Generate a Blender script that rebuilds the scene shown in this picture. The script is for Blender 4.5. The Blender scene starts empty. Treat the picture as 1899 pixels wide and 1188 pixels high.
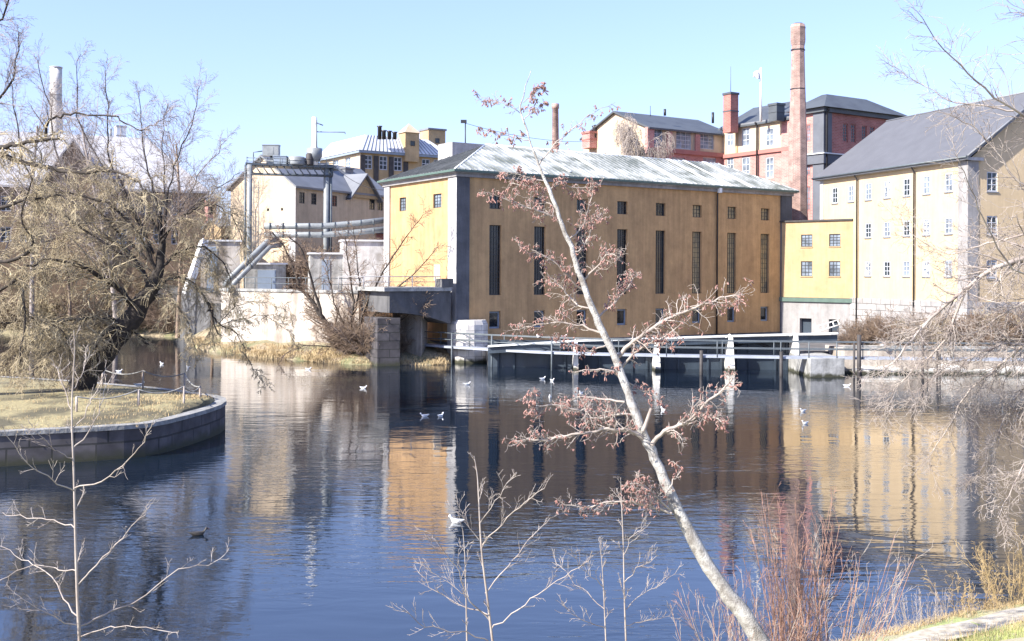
import bpy, math, random
from mathutils import Matrix, Vector
R = math.radians
C = bpy.context.scene.collection
# ------------------------------------------------------------------ camera, sky, sun
F = 2005.0; CX = 949.5; HY = 505.0; CZ = 7.0; RS = .005; RC = math.sqrt(1-RS*RS)
cam = bpy.data.cameras.new('camera'); co = bpy.data.objects.new('camera', cam); C.objects.link(co)
cam.sensor_width = 36; cam.lens = F/1899*36; cam.clip_end = 6000; cam.clip_start = .1
cam.shift_y = -(594-HY)/1899
co.matrix_world = Matrix(((RC,-RS,0,0),(0,0,-1,0),(RS,RC,0,CZ),(0,0,0,1)))
bpy.context.scene.camera = co
SAZ = R(213.6); SEL = R(37)          # direction towards the sun (math angle from +X), elevation
sv = Vector((math.cos(SAZ)*math.cos(SEL), math.sin(SAZ)*math.cos(SEL), math.sin(SEL)))
w = bpy.data.worlds.new('World'); bpy.context.scene.world = w; w.use_nodes = True
nt = w.node_tree; bg = nt.nodes['Background']
sky = nt.nodes.new('ShaderNodeTexSky'); sky.sky_type = 'NISHITA'; sky.sun_disc = False
sky.sun_elevation = SEL; sky.sun_rotation = R(90)-SAZ
sky.air_density = 1.05; sky.dust_density = 1.; sky.ozone_density = 5.5; sky.altitude = 0
gmn = nt.nodes.new('ShaderNodeGamma'); gmn.inputs[1].default_value = .72       # hazy spring sky: softer fall-off towards the zenith
nt.links.new(sky.outputs[0], gmn.inputs[0]); tnt = nt.nodes.new('ShaderNodeMix'); tnt.data_type = 'RGBA'; tnt.blend_type = 'MULTIPLY'; tnt.inputs[0].default_value = 1; tnt.inputs[7].default_value = (1.04,1.0,1.28,1)
nt.links.new(gmn.outputs[0], tnt.inputs[6]); nt.links.new(tnt.outputs[2], bg.inputs[0]); bg.inputs[1].default_value = .150
sl = bpy.data.lights.new('sun', 'SUN'); sl.energy = 4.9; sl.angle = R(.53); sl.color = (1,.94,.84)
so = bpy.data.objects.new('sun', sl); C.objects.link(so); so.rotation_euler = sv.to_track_quat('Z','Y').to_euler()
vs = bpy.context.scene.view_settings; vs.view_transform = 'Standard'; vs.look = 'None'; vs.exposure = 1.40; vs.gamma = 1
bpy.context.scene.cycles.max_bounces = 6
# ------------------------------------------------------------------ photo geometry -> world
def ray(px, py):
    a = (px-CX)/F; b = -(py-HY)/F
    return a*RC-b*RS, a*RS+b*RC
def P(px, py, Y):
    k, m = ray(px, py); return (k*Y, Y, CZ+m*Y)
def G(px, py, z=0.):
    k, m = ray(px, py); Y = (z-CZ)/m; return (k*Y, Y, z)
class Fac:                                   # a vertical facade plane: origin, direction, outward normal
    def __init__(s, O, d, flip=False):
        l = math.hypot(*d); s.O = O; s.d = (d[0]/l, d[1]/l); s.n = (s.d[1], -s.d[0])
        if s.n[0]*-O[0]+s.n[1]*-O[1] < 0: s.n = (-s.n[0], -s.n[1])
        if flip: s.n = (-s.n[0], -s.n[1])
    def pt(s, t, z, off=0): return (s.O[0]+s.d[0]*t+s.n[0]*off, s.O[1]+s.d[1]*t+s.n[1]*off, z)
    def t(s, px, py=400):
        k, m = ray(px, py); return (k*s.O[1]-s.O[0])/(s.d[0]-k*s.d[1])
    def tz(s, px, py):
        t = s.t(px, py); Y = s.O[1]+s.d[1]*t; return t, CZ+ray(px, py)[1]*Y
def unit(v):
    l = math.sqrt(v[0]*v[0]+v[1]*v[1]+v[2]*v[2]) or 1; return (v[0]/l, v[1]/l, v[2]/l)
def cross(a, b): return (a[1]*b[2]-a[2]*b[1], a[2]*b[0]-a[0]*b[2], a[0]*b[1]-a[1]*b[0])
# ------------------------------------------------------------------ materials
def mat(name, col, rough=.8, var=.15, sc=1.5, bump=0., col2=None, metal=0., bsc=8., streak=0., spec=None, contrast=(.35,.65), grime=0.):
    m = bpy.data.materials.new(name); m.use_nodes = True; n = m.node_tree.nodes; L = m.node_tree.links
    b = n['Principled BSDF']; b.inputs['Roughness'].default_value = rough; b.inputs['Metallic'].default_value = metal
    if spec is not None: b.inputs['Specular IOR Level'].default_value = spec
    tc = n.new('ShaderNodeTexCoord')
    nz = n.new('ShaderNodeTexNoise'); nz.inputs['Scale'].default_value = sc; nz.inputs['Detail'].default_value = 6; nz.inputs['Roughness'].default_value = .6
    src = tc.outputs['Object']
    if streak:
        mp = n.new('ShaderNodeMapping'); mp.inputs['Scale'].default_value = (1, 1, streak); L.new(src, mp.inputs[0]); L.new(mp.outputs[0], nz.inputs['Vector'])
    else: L.new(src, nz.inputs['Vector'])
    cr = n.new('ShaderNodeValToRGB'); e = cr.color_ramp.elements
    c2 = col2 or tuple(c*(1-2*var) for c in col)
    e[0].position, e[1].position = contrast; e[0].color = (*c2, 1); e[1].color = (*col, 1)
    L.new(nz.outputs['Fac'], cr.inputs[0]); L.new(cr.outputs[0], b.inputs['Base Color'])
    if grime:                                # rain streaks and blotches of the wall itself
        mp2 = n.new('ShaderNodeMapping'); mp2.inputs['Scale'].default_value = (1.7, 1.7, .10); L.new(src, mp2.inputs[0])
        n3 = n.new('ShaderNodeTexNoise'); n3.inputs['Scale'].default_value = 1.3; n3.inputs['Detail'].default_value = 7; n3.inputs['Roughness'].default_value = .7; L.new(mp2.outputs[0], n3.inputs['Vector'])
        n4 = n.new('ShaderNodeTexNoise'); n4.inputs['Scale'].default_value = .9; n4.inputs['Detail'].default_value = 9; n4.inputs['Roughness'].default_value = .75; L.new(src, n4.inputs['Vector'])
        ad = n.new('ShaderNodeMath'); ad.operation = 'ADD'; L.new(n3.outputs['Fac'], ad.inputs[0]); L.new(n4.outputs['Fac'], ad.inputs[1])
        m3 = n.new('ShaderNodeMapRange'); m3.inputs[1].default_value = .78; m3.inputs[2].default_value = 1.2; m3.inputs[3].default_value = 1-grime; m3.inputs[4].default_value = 1+grime*.4; L.new(ad.outputs[0], m3.inputs[0])
        x3 = n.new('ShaderNodeMix'); x3.data_type = 'RGBA'; x3.blend_type = 'MULTIPLY'; x3.inputs[0].default_value = 1; L.new(cr.outputs[0], x3.inputs[6]); L.new(m3.outputs[0], x3.inputs[7]); L.new(x3.outputs[2], b.inputs['Base Color'])
    if bump:
        n2 = n.new('ShaderNodeTexNoise'); n2.inputs['Scale'].default_value = bsc; n2.inputs['Detail'].default_value = 4; L.new(src, n2.inputs['Vector'])
        bp = n.new('ShaderNodeBump'); bp.inputs['Strength'].default_value = bump; bp.inputs['Distance'].default_value = .05
        L.new(n2.outputs['Fac'], bp.inputs['Height']); L.new(bp.outputs[0], b.inputs['Normal'])
    return m
def brickmat(name, c1, c2, mortar, bw=.5, bh=.16, ms=.02, var=.25, sc=.6, bump=.3, rough=.85, soot=None):
    m = bpy.data.materials.new(name); m.use_nodes = True; n = m.node_tree.nodes; L = m.node_tree.links
    b = n['Principled BSDF']; b.inputs['Roughness'].default_value = rough
    uv = n.new('ShaderNodeUVMap'); br = n.new('ShaderNodeTexBrick'); L.new(uv.outputs[0], br.inputs['Vector'])
    br.inputs['Color1'].default_value = (*c1,1); br.inputs['Color2'].default_value = (*c2,1); br.inputs['Mortar'].default_value = (*mortar,1)
    br.inputs['Scale'].default_value = 1; br.inputs['Brick Width'].default_value = bw; br.inputs['Row Height'].default_value = bh
    br.inputs['Mortar Size'].default_value = ms; br.inputs['Bias'].default_value = 0
    tc = n.new('ShaderNodeTexCoord'); nz = n.new('ShaderNodeTexNoise'); nz.inputs['Scale'].default_value = sc; nz.inputs['Detail'].default_value = 8; L.new(tc.outputs['Object'], nz.inputs['Vector'])
    mr = n.new('ShaderNodeMapRange'); mr.inputs[1].default_value = .3; mr.inputs[2].default_value = .7; mr.inputs[3].default_value = 1-var; mr.inputs[4].default_value = 1+var*.6
    L.new(nz.outputs['Fac'], mr.inputs[0])
    mx = n.new('ShaderNodeMix'); mx.data_type = 'RGBA'; mx.blend_type = 'MULTIPLY'; mx.inputs[0].default_value = 1
    L.new(br.outputs['Color'], mx.inputs[6]); L.new(mr.outputs[0], mx.inputs[7]); L.new(mx.outputs[2], b.inputs['Base Color'])
    bp = n.new('ShaderNodeBump'); bp.inputs['Strength'].default_value = bump; bp.inputs['Distance'].default_value = .02
    inv = n.new('ShaderNodeMath'); inv.operation = 'SUBTRACT'; inv.inputs[0].default_value = 1; L.new(br.outputs['Fac'], inv.inputs[1])
    L.new(inv.outputs[0], bp.inputs['Height']); L.new(bp.outputs[0], b.inputs['Normal'])
    return m
M = {}
M['ochre'] = mat('ochre_plaster', (.51,.325,.155), .9, .07, .42, .35, col2=(.37,.23,.115), streak=.45, contrast=(.25,.75), grime=.28)
M['yellow'] = mat('pale_yellow_plaster', (.52,.41,.265), .9, .05, .35, .15, col2=(.50,.385,.235), contrast=(.3,.7), grime=.13)
M['yellow2'] = mat('yellow_plaster', (.42,.31,.18), .9, .06, .5, .15, col2=(.36,.26,.14), grime=.18)
M['cream'] = mat('cream_plaster', (.56,.45,.32), .9, .08, .4, .1, grime=.2)
M['greyp'] = mat('grey_plaster', (.30,.29,.29), .9, .15, .6, .2, streak=.3, grime=.25)
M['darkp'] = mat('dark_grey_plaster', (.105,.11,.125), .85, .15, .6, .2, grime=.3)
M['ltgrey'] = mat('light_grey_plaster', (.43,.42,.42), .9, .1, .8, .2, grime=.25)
M['white'] = mat('white_paint', (.78,.78,.76), .6, .05, 2)
M['frame_d'] = mat('dark_steel_frame', (.035,.04,.045), .5, .1, 3)
M['frame_w'] = mat('white_window_frame', (.46,.49,.54), .6, .05, 3)
M['frame_g'] = mat('grey_window_frame', (.22,.27,.34), .6, .05, 3)
M['glass'] = mat('dark_window_glass', (.02,.025,.03), .06, .3, .8, spec=.6)
M['glassb'] = mat('pale_window_glass', (.26,.31,.38), .1, .35, .9, spec=.6)
M['green'] = mat('green_gutter_metal', (.085,.135,.115), .5, .1, 2)
M['roofd'] = mat('dark_sheet_roof', (.038,.042,.05), .55, .25, .5, .1, col2=(.07,.08,.09), contrast=(.45,.8))
M['roofg'] = mat('grey_slate_roof', (.100,.104,.118), .7, .07, .8, .3, bsc=14)
M['roofl'] = mat('light_metal_roof', (.62,.63,.65), .5, .08, .7, .1)
M['roofs'] = mat('grey_sheet_roof', (.17,.18,.20), .55, .12, .6, .1)
M['patina'] = mat('patina_roof', (.40,.42,.42), .55, .1, .55, .15, col2=(.12,.135,.125), streak=1, contrast=(.38,.66))
M['patinad'] = mat('patina_roof_dark', (.17,.175,.17), .65, .1, .8, .15, col2=(.10,.105,.10))
M['strip'] = mat('white_roof_strip', (.72,.74,.76), .5, .08, 1.2, 0, col2=(.48,.52,.52), contrast=(.3,.6))
M['brick'] = brickmat('red_brick', (.38,.135,.11), (.28,.09,.075), (.36,.22,.19))
M['pinkb'] = brickmat('pink_red_brick', (.48,.215,.19), (.38,.155,.14), (.47,.31,.28))
M['chimb'] = brickmat('chimney_brick', (.33,.205,.17), (.22,.125,.105), (.36,.28,.25), .34, .12, .02, .4, 1.1)
M['pink'] = mat('salmon_red_trim', (.36,.15,.13), .8, .08, 1)
M['stone'] = brickmat('granite_blocks', (.36,.35,.35), (.28,.27,.27), (.12,.115,.11), 1.3, .55, .03, .3, 1.2, .6)
M['islstone'] = brickmat('old_dark_granite', (.085,.078,.082), (.055,.05,.054), (.03,.03,.03), 1.5, .62, .035, .45, 1.6, .9)
M['coping'] = mat('granite_coping', (.30,.30,.29), .85, .25, 2.5, .6)
M['stonel'] = brickmat('pale_granite_blocks', (.60,.58,.55), (.50,.48,.46), (.34,.33,.32), 1.1, .5, .03, .25, 1.2, .5)
M['concrete'] = mat('weathered_concrete', (.50,.46,.41), .9, .2, .7, .4, col2=(.24,.19,.15), streak=.35, contrast=(.3,.62), grime=.35)
M['concg'] = mat('grey_concrete', (.36,.36,.35), .9, .2, .9, .4, col2=(.24,.24,.23), grime=.35)
M['concd'] = mat('dark_stained_shade_concrete', (.115,.115,.12), .9, .2, 1., .4, col2=(.06,.06,.062), streak=.4)  # dark tone also carries the shade of the bridge and culvert walls
M['gate'] = mat('blue_grey_gate_steel', (.035,.05,.07), .45, .2, .8, .1, streak=.3)
M['pipe'] = mat('galvanised_pipe', (.23,.25,.26), .45, .15, 1.5)
M['steel'] = mat('grey_painted_steel', (.10,.12,.135), .5, .15, 2)
M['deck'] = mat('pale_blue_steel', (.32,.35,.41), .6, .12, 1.5)
M['rust'] = mat('rusty_dark_steel', (.05,.045,.045), .7, .2, 2)
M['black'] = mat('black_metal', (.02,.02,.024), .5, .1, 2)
M['bark_w'] = mat('pale_lichen_bark', (.42,.41,.39), .85, .1, 9, .5, col2=(.17,.155,.14), bsc=60, contrast=(.34,.62))
M['bark_d'] = mat('dark_willow_bark', (.055,.045,.038), .95, .3, 4, .9, col2=(.025,.02,.017))
M['twig_o'] = mat('olive_willow_twigs', (.52,.44,.29), .8, .1, 1.2, col2=(.16,.125,.08))
M['twig_g'] = mat('grey_twigs', (.38,.33,.30), .8, .1, 1.5, col2=(.17,.14,.13))
M['twig_p'] = mat('pale_twigs', (.42,.37,.33), .8, .1, 3, col2=(.22,.18,.16))
M['twig_b'] = mat('brown_twigs', (.26,.19,.13), .8, .1, 1.5, col2=(.13,.09,.07))
M['twig_r'] = mat('reddish_stems', (.40,.24,.18), .75, .1, 3, col2=(.22,.12,.09))
M['twig_y'] = mat('straw_stems', (.46,.35,.18), .85, .1, 3, col2=(.30,.21,.10))
M['bud'] = mat('red_brown_cones', (.40,.23,.20), .8, .2, 9, col2=(.19,.09,.075))
M['drygrass'] = mat('dry_grass_blades', (.47,.37,.22), .9, .15, 2, col2=(.34,.25,.13))
M['gull'] = mat('white_feathers', (.85,.85,.84), .7, .02, 5)
M['gullw'] = mat('grey_feathers', (.45,.48,.52), .7, .05, 5)
M['duckb'] = mat('dark_duck_feathers', (.04,.035,.03), .6, .1, 8)
M['beak'] = mat('dark_red_beak', (.25,.05,.03), .5, .05, 5)
M['flag'] = mat('white_cloth', (.85,.85,.87), .8, .03, 3)
# ground with grass / litter patches
def groundmat(name, a, b, c, s1=.35, s2=6.):
    m = mat(name, a, .95, .1, s2, .6, col2=b, bsc=18); n = m.node_tree.nodes; L = m.node_tree.links
    cr = [x for x in n if x.type == 'VALTORGB'][0]; bs = n['Principled BSDF']
    tc = [x for x in n if x.type == 'TEX_COORD'][0]
    nz = n.new('ShaderNodeTexNoise'); nz.inputs['Scale'].default_value = s1; nz.inputs['Detail'].default_value = 5; L.new(tc.outputs['Object'], nz.inputs['Vector'])
    mr = n.new('ShaderNodeMapRange'); mr.inputs[1].default_value = .45; mr.inputs[2].default_value = .6; L.new(nz.outputs['Fac'], mr.inputs[0])
    mx = n.new('ShaderNodeMix'); mx.data_type = 'RGBA'; L.new(mr.outputs[0], mx.inputs[0]); L.new(cr.outputs[0], mx.inputs[6]); mx.inputs[7].default_value = (*c,1)
    L.new(mx.outputs[2], bs.inputs['Base Color']); return m
M['ground'] = groundmat('winter_ground', (.36,.30,.20), (.18,.14,.09), (.14,.14,.07))
M['bank'] = groundmat('spring_bank_grass', (.40,.37,.24), (.30,.26,.16), (.27,.31,.12), .5, 9)
M['path'] = mat('pale_gravel', (.46,.42,.35), .95, .12, 6, .5, col2=(.27,.24,.18))
M['isl'] = groundmat('island_turf', (.33,.29,.15), (.17,.14,.08), (.085,.075,.045), .55, 9)  # dark patches are leaf litter plus painted tree shadow
def watermat():
    m = bpy.data.materials.new('river_water'); m.use_nodes = True; n = m.node_tree.nodes; L = m.node_tree.links
    b = n['Principled BSDF']; b.inputs['Base Color'].default_value = (.005,.010,.018,1); b.inputs['Roughness'].default_value = .02
    b.inputs['IOR'].default_value = 2.05
    geo = n.new('ShaderNodeNewGeometry')
    def layer(sx, sy, rot, det=3, rough=.5, dist=.6):
        mp = n.new('ShaderNodeMapping'); mp.inputs['Scale'].default_value = (sx, sy, 1); mp.inputs['Rotation'].default_value = (0,0,rot)
        L.new(geo.outputs['Position'], mp.inputs[0])
        t = n.new('ShaderNodeTexNoise'); t.inputs['Scale'].default_value = 1; t.inputs['Detail'].default_value = det; t.inputs['Roughness'].default_value = rough
        t.inputs['Distortion'].default_value = dist; L.new(mp.outputs[0], t.inputs['Vector']); return t.outputs['Fac']
    def mul(a, k):
        q = n.new('ShaderNodeMath'); q.operation = 'MULTIPLY'; L.new(a, q.inputs[0])
        if isinstance(k, float): q.inputs[1].default_value = k
        else: L.new(k, q.inputs[1])
        return q.outputs[0]
    def add(a, c):
        q = n.new('ShaderNodeMath'); q.operation = 'ADD'; L.new(a, q.inputs[0]); L.new(c, q.inputs[1]); return q.outputs[0]
    big = mul(layer(.35, .8, .1, 2), .013)
    mid = mul(layer(1.1, 3.2, -.12, 2), .0065)
    sm = mul(layer(4., 11., .15, 2, .5), .0018)
    patch = n.new('ShaderNodeMapRange'); patch.inputs[1].default_value = .38; patch.inputs[2].default_value = .62; patch.inputs[3].default_value = .15; patch.inputs[4].default_value = 1.7
    L.new(layer(.05, .10, .3, 2), patch.inputs[0])
    h = add(add(big, mul(mid, patch.outputs[0])), mul(sm, patch.outputs[0]))
    bp = n.new('ShaderNodeBump'); bp.inputs['Strength'].default_value = 1; bp.inputs['Distance'].default_value = 1.0
    L.new(h, bp.inputs['Height']); L.new(bp.outputs[0], b.inputs['Normal'])
    return m
def tide(m, z0, z1, k=.45):            # dark wet and algae-stained band just above the water
    n = m.node_tree.nodes; L = m.node_tree.links; b = n['Principled BSDF']; src = b.inputs['Base Color'].links[0].from_socket
    g = n.new('ShaderNodeNewGeometry'); sp = n.new('ShaderNodeSeparateXYZ'); L.new(g.outputs['Position'], sp.inputs[0])
    nz = n.new('ShaderNodeTexNoise'); nz.inputs['Scale'].default_value = 2.2; nz.inputs['Detail'].default_value = 5; L.new(g.outputs['Position'], nz.inputs['Vector'])
    ma = n.new('ShaderNodeMath'); ma.operation = 'MULTIPLY_ADD'; L.new(nz.outputs['Fac'], ma.inputs[0]); ma.inputs[1].default_value = -.55; L.new(sp.outputs['Z'], ma.inputs[2])
    mr = n.new('ShaderNodeMapRange'); mr.inputs[1].default_value = z0-.27; mr.inputs[2].default_value = z1-.27; L.new(ma.outputs[0], mr.inputs[0])
    mx = n.new('ShaderNodeMix'); mx.data_type = 'RGBA'; L.new(mr.outputs[0], mx.inputs[0]); mx.inputs[6].default_value = (.045*k*2,.046*k*2,.028*k*2,1); L.new(src, mx.inputs[7]); L.new(mx.outputs[2], b.inputs['Base Color'])
for k_t, a_, b_ in (('concrete',.12,.4),('stonel',.15,.45),('islstone',.1,.4),('concg',.1,.3),('pipe',-.3,-.2)): tide(M[k_t], a_, b_)
M['pierw'] = mat('white_pier_paint', (.74,.73,.70), .7, .08, 1.5, .2, col2=(.45,.43,.40), streak=.4, contrast=(.25,.5)); tide(M['pierw'], .1, .4)
M['water'] = watermat()
# ------------------------------------------------------------------ object helpers
def tag(o, label=None, cat=None, group=None, kind=None):
    if label: o['label'] = label
    if cat: o['category'] = cat
    if group: o['group'] = group
    if kind: o['kind'] = kind
    return o
def thing(name, loc, label, cat, group=None):
    o = bpy.data.objects.new(name, None); C.objects.link(o); o.location = loc; o.empty_display_size = .3
    return tag(o, label, cat, group)
def wloc(o):
    v = Vector((0,0,0))
    while o: v += o.location; o = o.parent
    return v
class MB:
    def __init__(s): s.v = []; s.f = []; s.m = []; s.sm = []
    def face(s, pts, mi=0, smooth=False):
        k = len(s.v); s.v.extend(pts); s.f.append(tuple(range(k, k+len(pts)))); s.m.append(mi); s.sm.append(smooth)
    def box(s, c, ax, ay, hx, hy, z0, z1, mi=0):      # oriented box: centre (x,y), axes 2D, half sizes
        q = []
        for sx, sy in ((-1,-1),(1,-1),(1,1),(-1,1)):
            q.append((c[0]+ax[0]*hx*sx+ay[0]*hy*sy, c[1]+ax[1]*hx*sx+ay[1]*hy*sy))
        s.prism(q, z0, z1, mi)
    def prism(s, q, z0, z1, mi=0):
        a = sum(q[i][0]*q[(i+1)%len(q)][1]-q[(i+1)%len(q)][0]*q[i][1] for i in range(len(q)))
        if a < 0: q = q[::-1]
        n = len(q)
        for i in range(n):
            a_, b_ = q[i], q[(i+1)%n]
            s.face([(*a_, z0), (*b_, z0), (*b_, z1), (*a_, z1)], mi)
        s.face([(*p, z1) for p in q], mi); s.face([(*p, z0) for p in q[::-1]], mi)
    def fbox(s, fc, t0, t1, z0, z1, o0, o1, mi=0):     # box on a facade
        q = [fc.pt(t0,0,o0)[:2], fc.pt(t1,0,o0)[:2], fc.pt(t1,0,o1)[:2], fc.pt(t0,0,o1)[:2]]
        s.prism(q, z0, z1, mi)
    def tube(s, pts, rad, n=8, mi=0, smooth=True, cap=True):
        m_ = len(pts)
        if not isinstance(rad, (list, tuple)): rad = [rad]*m_
        k = len(s.v); prev = None
        for i in range(m_):
            a = pts[max(i-1,0)]; b = pts[min(i+1,m_-1)]
            d = unit((b[0]-a[0], b[1]-a[1], b[2]-a[2]))
            if prev is None:
                ref = (0,0,1) if abs(d[2]) < .9 else (1,0,0); x = unit(cross(ref, d))
            else:
                dd = prev[0]*d[0]+prev[1]*d[1]+prev[2]*d[2]; x = unit((prev[0]-d[0]*dd, prev[1]-d[1]*dd, prev[2]-d[2]*dd))
            prev = x; y = cross(d, x); r = rad[i]; p = pts[i]
            for j in range(n):
                c_, s_ = CS[n][j]
                s.v.append((p[0]+r*(x[0]*c_+y[0]*s_), p[1]+r*(x[1]*c_+y[1]*s_), p[2]+r*(x[2]*c_+y[2]*s_)))
        for i in range(m_-1):
            for j in range(n):
                j2 = (j+1)%n
                s.f.append((k+i*n+j, k+i*n+j2, k+(i+1)*n+j2, k+(i+1)*n+j)); s.m.append(mi); s.sm.append(smooth)
        if cap:
            s.f.append(tuple(k+j for j in range(n))[::-1]); s.m.append(mi); s.sm.append(False)
            s.f.append(tuple(k+(m_-1)*n+j for j in range(n))); s.m.append(mi); s.sm.append(False)
    def build(s, name, mats, parent=None, uv=True):
        o_ = wloc(parent) if parent else Vector((0,0,0))
        me = bpy.data.meshes.new(name)
        me.from_pydata([(p[0]-o_.x, p[1]-o_.y, p[2]-o_.z) for p in s.v] if parent else s.v, [], s.f)
        for m_ in (mats if isinstance(mats, (list, tuple)) else [mats]): me.materials.append(m_)
        me.polygons.foreach_set('material_index', s.m); me.polygons.foreach_set('use_smooth', s.sm)
        if uv:
            ul = me.uv_layers.new(name='UVMap').data
            for p in me.polygons:
                nx, ny, nz = p.normal; h = math.hypot(nx, ny)
                T = (-ny/h, nx/h, 0) if h > .05 else (1,0,0)
                B = cross((nx,ny,nz), T) if h > .05 else (0,1,0)
                for li in p.loop_indices:
                    q = s.v[me.loops[li].vertex_index]
                    ul[li].uv = (q[0]*T[0]+q[1]*T[1]+q[2]*T[2], q[0]*B[0]+q[1]*B[1]+q[2]*B[2])
        o = bpy.data.objects.new(name, me); C.objects.link(o)
        if parent: o.parent = parent
        return o
CS = {n: [(math.cos(2*math.pi*j/n), math.sin(2*math.pi*j/n)) for j in range(n)] for n in range(3, 33)}
def copy_tree(o, parent=None):
    c = o.copy(); C.objects.link(c); c.parent = parent
    for ch in list(o.children): copy_tree(ch, c)
    return c
# ------------------------------------------------------------------ building helpers
def wallpanel(mb, fc, t0, t1, z0, z1, holes=(), depth=.25, mi=0, rmi=None):
    if rmi is None: rmi = mi
    T = sorted({t0, t1, *[h[0] for h in holes], *[h[1] for h in holes]}); Z = sorted({z0, z1, *[h[2] for h in holes], *[h[3] for h in holes]})
    T = [t for t in T if t0-1e-6 <= t <= t1+1e-6]; Z = [z for z in Z if z0-1e-6 <= z <= z1+1e-6]
    for i in range(len(T)-1):
        for j in range(len(Z)-1):
            tm, zm = (T[i]+T[i+1])/2, (Z[j]+Z[j+1])/2
            if any(h[0] < tm < h[1] and h[2] < zm < h[3] for h in holes): continue
            q = [fc.pt(T[i],Z[j]), fc.pt(T[i+1],Z[j]), fc.pt(T[i+1],Z[j+1]), fc.pt(T[i],Z[j+1])]
            mb.face(q, mi)
    for a, b, c, d in holes:
        D = -depth
        mb.face([fc.pt(a,c), fc.pt(a,d), fc.pt(a,d,D), fc.pt(a,c,D)], rmi); mb.face([fc.pt(b,c), fc.pt(b,c,D), fc.pt(b,d,D), fc.pt(b,d)], rmi)
        mb.face([fc.pt(a,c), fc.pt(a,c,D), fc.pt(b,c,D), fc.pt(b,c)], rmi); mb.face([fc.pt(a,d), fc.pt(b,d), fc.pt(b,d,D), fc.pt(a,d,D)], rmi)
def window(root, fc, a, b, c, d, depth=.25, cols=2, rows=3, fm='frame_d', gm='glass', fw=.06, bw=.035, sill=None, label=None, name='window'):
    w_ = MB(); D = -depth+.005
    w_.fbox(fc, a, a+fw, c, d, D, D+.07); w_.fbox(fc, b-fw, b, c, d, D, D+.07)
    w_.fbox(fc, a+fw, b-fw, c, c+fw, D, D+.07); w_.fbox(fc, a+fw, b-fw, d-fw, d, D, D+.07)
    for i in range(1, cols):
        t = a+fw+(b-a-2*fw)*i/cols; w_.fbox(fc, t-bw/2, t+bw/2, c+fw, d-fw, D+.01, D+.06)
    for j in range(1, rows):
        z = c+fw+(d-c-2*fw)*j/rows; w_.fbox(fc, a+fw, b-fw, z-bw/2, z+bw/2, D+.012, D+.056)
    o = w_.build(name, M[fm], root)
    if label: o['label'] = label
    g = MB(); g.face([fc.pt(a+fw*.5,c+fw*.5,D+.02), fc.pt(b-fw*.5,c+fw*.5,D+.02), fc.pt(b-fw*.5,d-fw*.5,D+.02), fc.pt(a+fw*.5,d-fw*.5,D+.02)])
    g.build('pane', M[gm], o)
    if sill:
        s_ = MB(); s_.fbox(fc, a-.06, b+.06, c-.09, c-.002, -depth*.5, .07); s_.build('sill', M[sill], o)
    return o
def pipe_run(root, fc, t, z0, z1, r=.07, off=.12, m='black', name='downpipe'):
    d = MB(); d.tube([fc.pt(t, z0, off), fc.pt(t, z1-.5, off), fc.pt(t, z1-.15, off+.25), fc.pt(t, z1, off+.3)], r, 8); return d.build(name, M[m], root)
U = (.8434,.5373); V = (-.5373,.8434)
def add2(p, a, ka, b=(0,0), kb=0): return (p[0]+a[0]*ka+b[0]*kb, p[1]+a[1]*ka+b[1]*kb)

# ================================================================== THE SETTING
wb = MB(); wb.face([(-900,-60,0),(900,-60,0),(900,900,0),(-900,900,0)]); tag(wb.build('water', M['water']), kind='structure')
# far bank ground: rows behind a bank edge
edge = [(-900,150),(-200,128),(-60,119),(-42,117),(-34,113),(-31.5,106)] + [G(x,y)[:2] for x,y in ((360,646),(395,653),(430,655),(470,661),(500,662),(545,668),(600,671),(650,676),(700,677),(760,677),(800,677),(832,674))] + [(-1,100),(10,106),(24,108),(27,99),(31,96.5),(32.5,90),(36,79.5),(60,78),(200,78),(900,90)]
rows = [(-1.5,-1.2),(0,-.1),(.7,.28),(2.2,.55),(7,1.6),(16,2.6),(60,3.0),(700,3),(2600,3)]
gb = MB(); rnd = random.Random(3); grid = []
for ex, ey in edge:
    grid.append([(ex, ey+d, z+(rnd.uniform(-.08,.14) if 0 < d < 5 else 0)) for d, z in rows])
for i in range(len(grid)-1):
    for j in range(len(rows)-1): gb.face([grid[i][j], grid[i+1][j], grid[i+1][j+1], grid[i][j+1]], 0, True)
tag(gb.build('ground', M['ground']), kind='structure')
# near bank the camera stands on
def near_edge(X):
    pts = [(-60,8),(-20,16.5),(-8,18.3),(3,18.4),(5.6,19.5),(8.1,21.1),(10.3,22.3),(14,23.2),(24,25),(80,28)]
    for (a,b),(c,d) in zip(pts, pts[1:]):
        if a <= X <= c: return b+(d-b)*(X-a)/(c-a)
    return pts[0][1] if X < -60 else pts[-1][1]
def near_z(X, Y):
    e = near_edge(X); d = e-Y
    if d < 0: return -d*-.9
    rise = min(.42+.16*max(d-.6,0), .7*d) if d < 2.2 else .42+.16*1.6+(d-2.2)*.40
    return min(rise, 5.4)
nb = MB(); rnd = random.Random(5)
XS = [-60,-40,-30]+[-20+i*.5 for i in range(0,81)]+[22,26,32,40,60,80]
DS = [-1.5,-.5,0,.12,.3,.6,1,1.4,1.8,2.2,2.8,3.5,4.5,6,8,10,13,17,22,30,45]
g2 = []
for X in XS:
    e = near_edge(X)+math.sin(X*2.3)*.08+math.sin(X*5.1+1)*.05; g2.append([(X, e-d, near_z(X, near_edge(X)-d)+(rnd.uniform(-.05,.05) if .05<d<12 else 0)) for d in DS])
for i in range(len(XS)-1):
    for j in range(len(DS)-1): nb.face([g2[i][j], g2[i][j+1], g2[i+1][j+1], g2[i+1][j]], 0, True)
tag(nb.build('river_bank', M['bank']), kind='structure')
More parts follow.
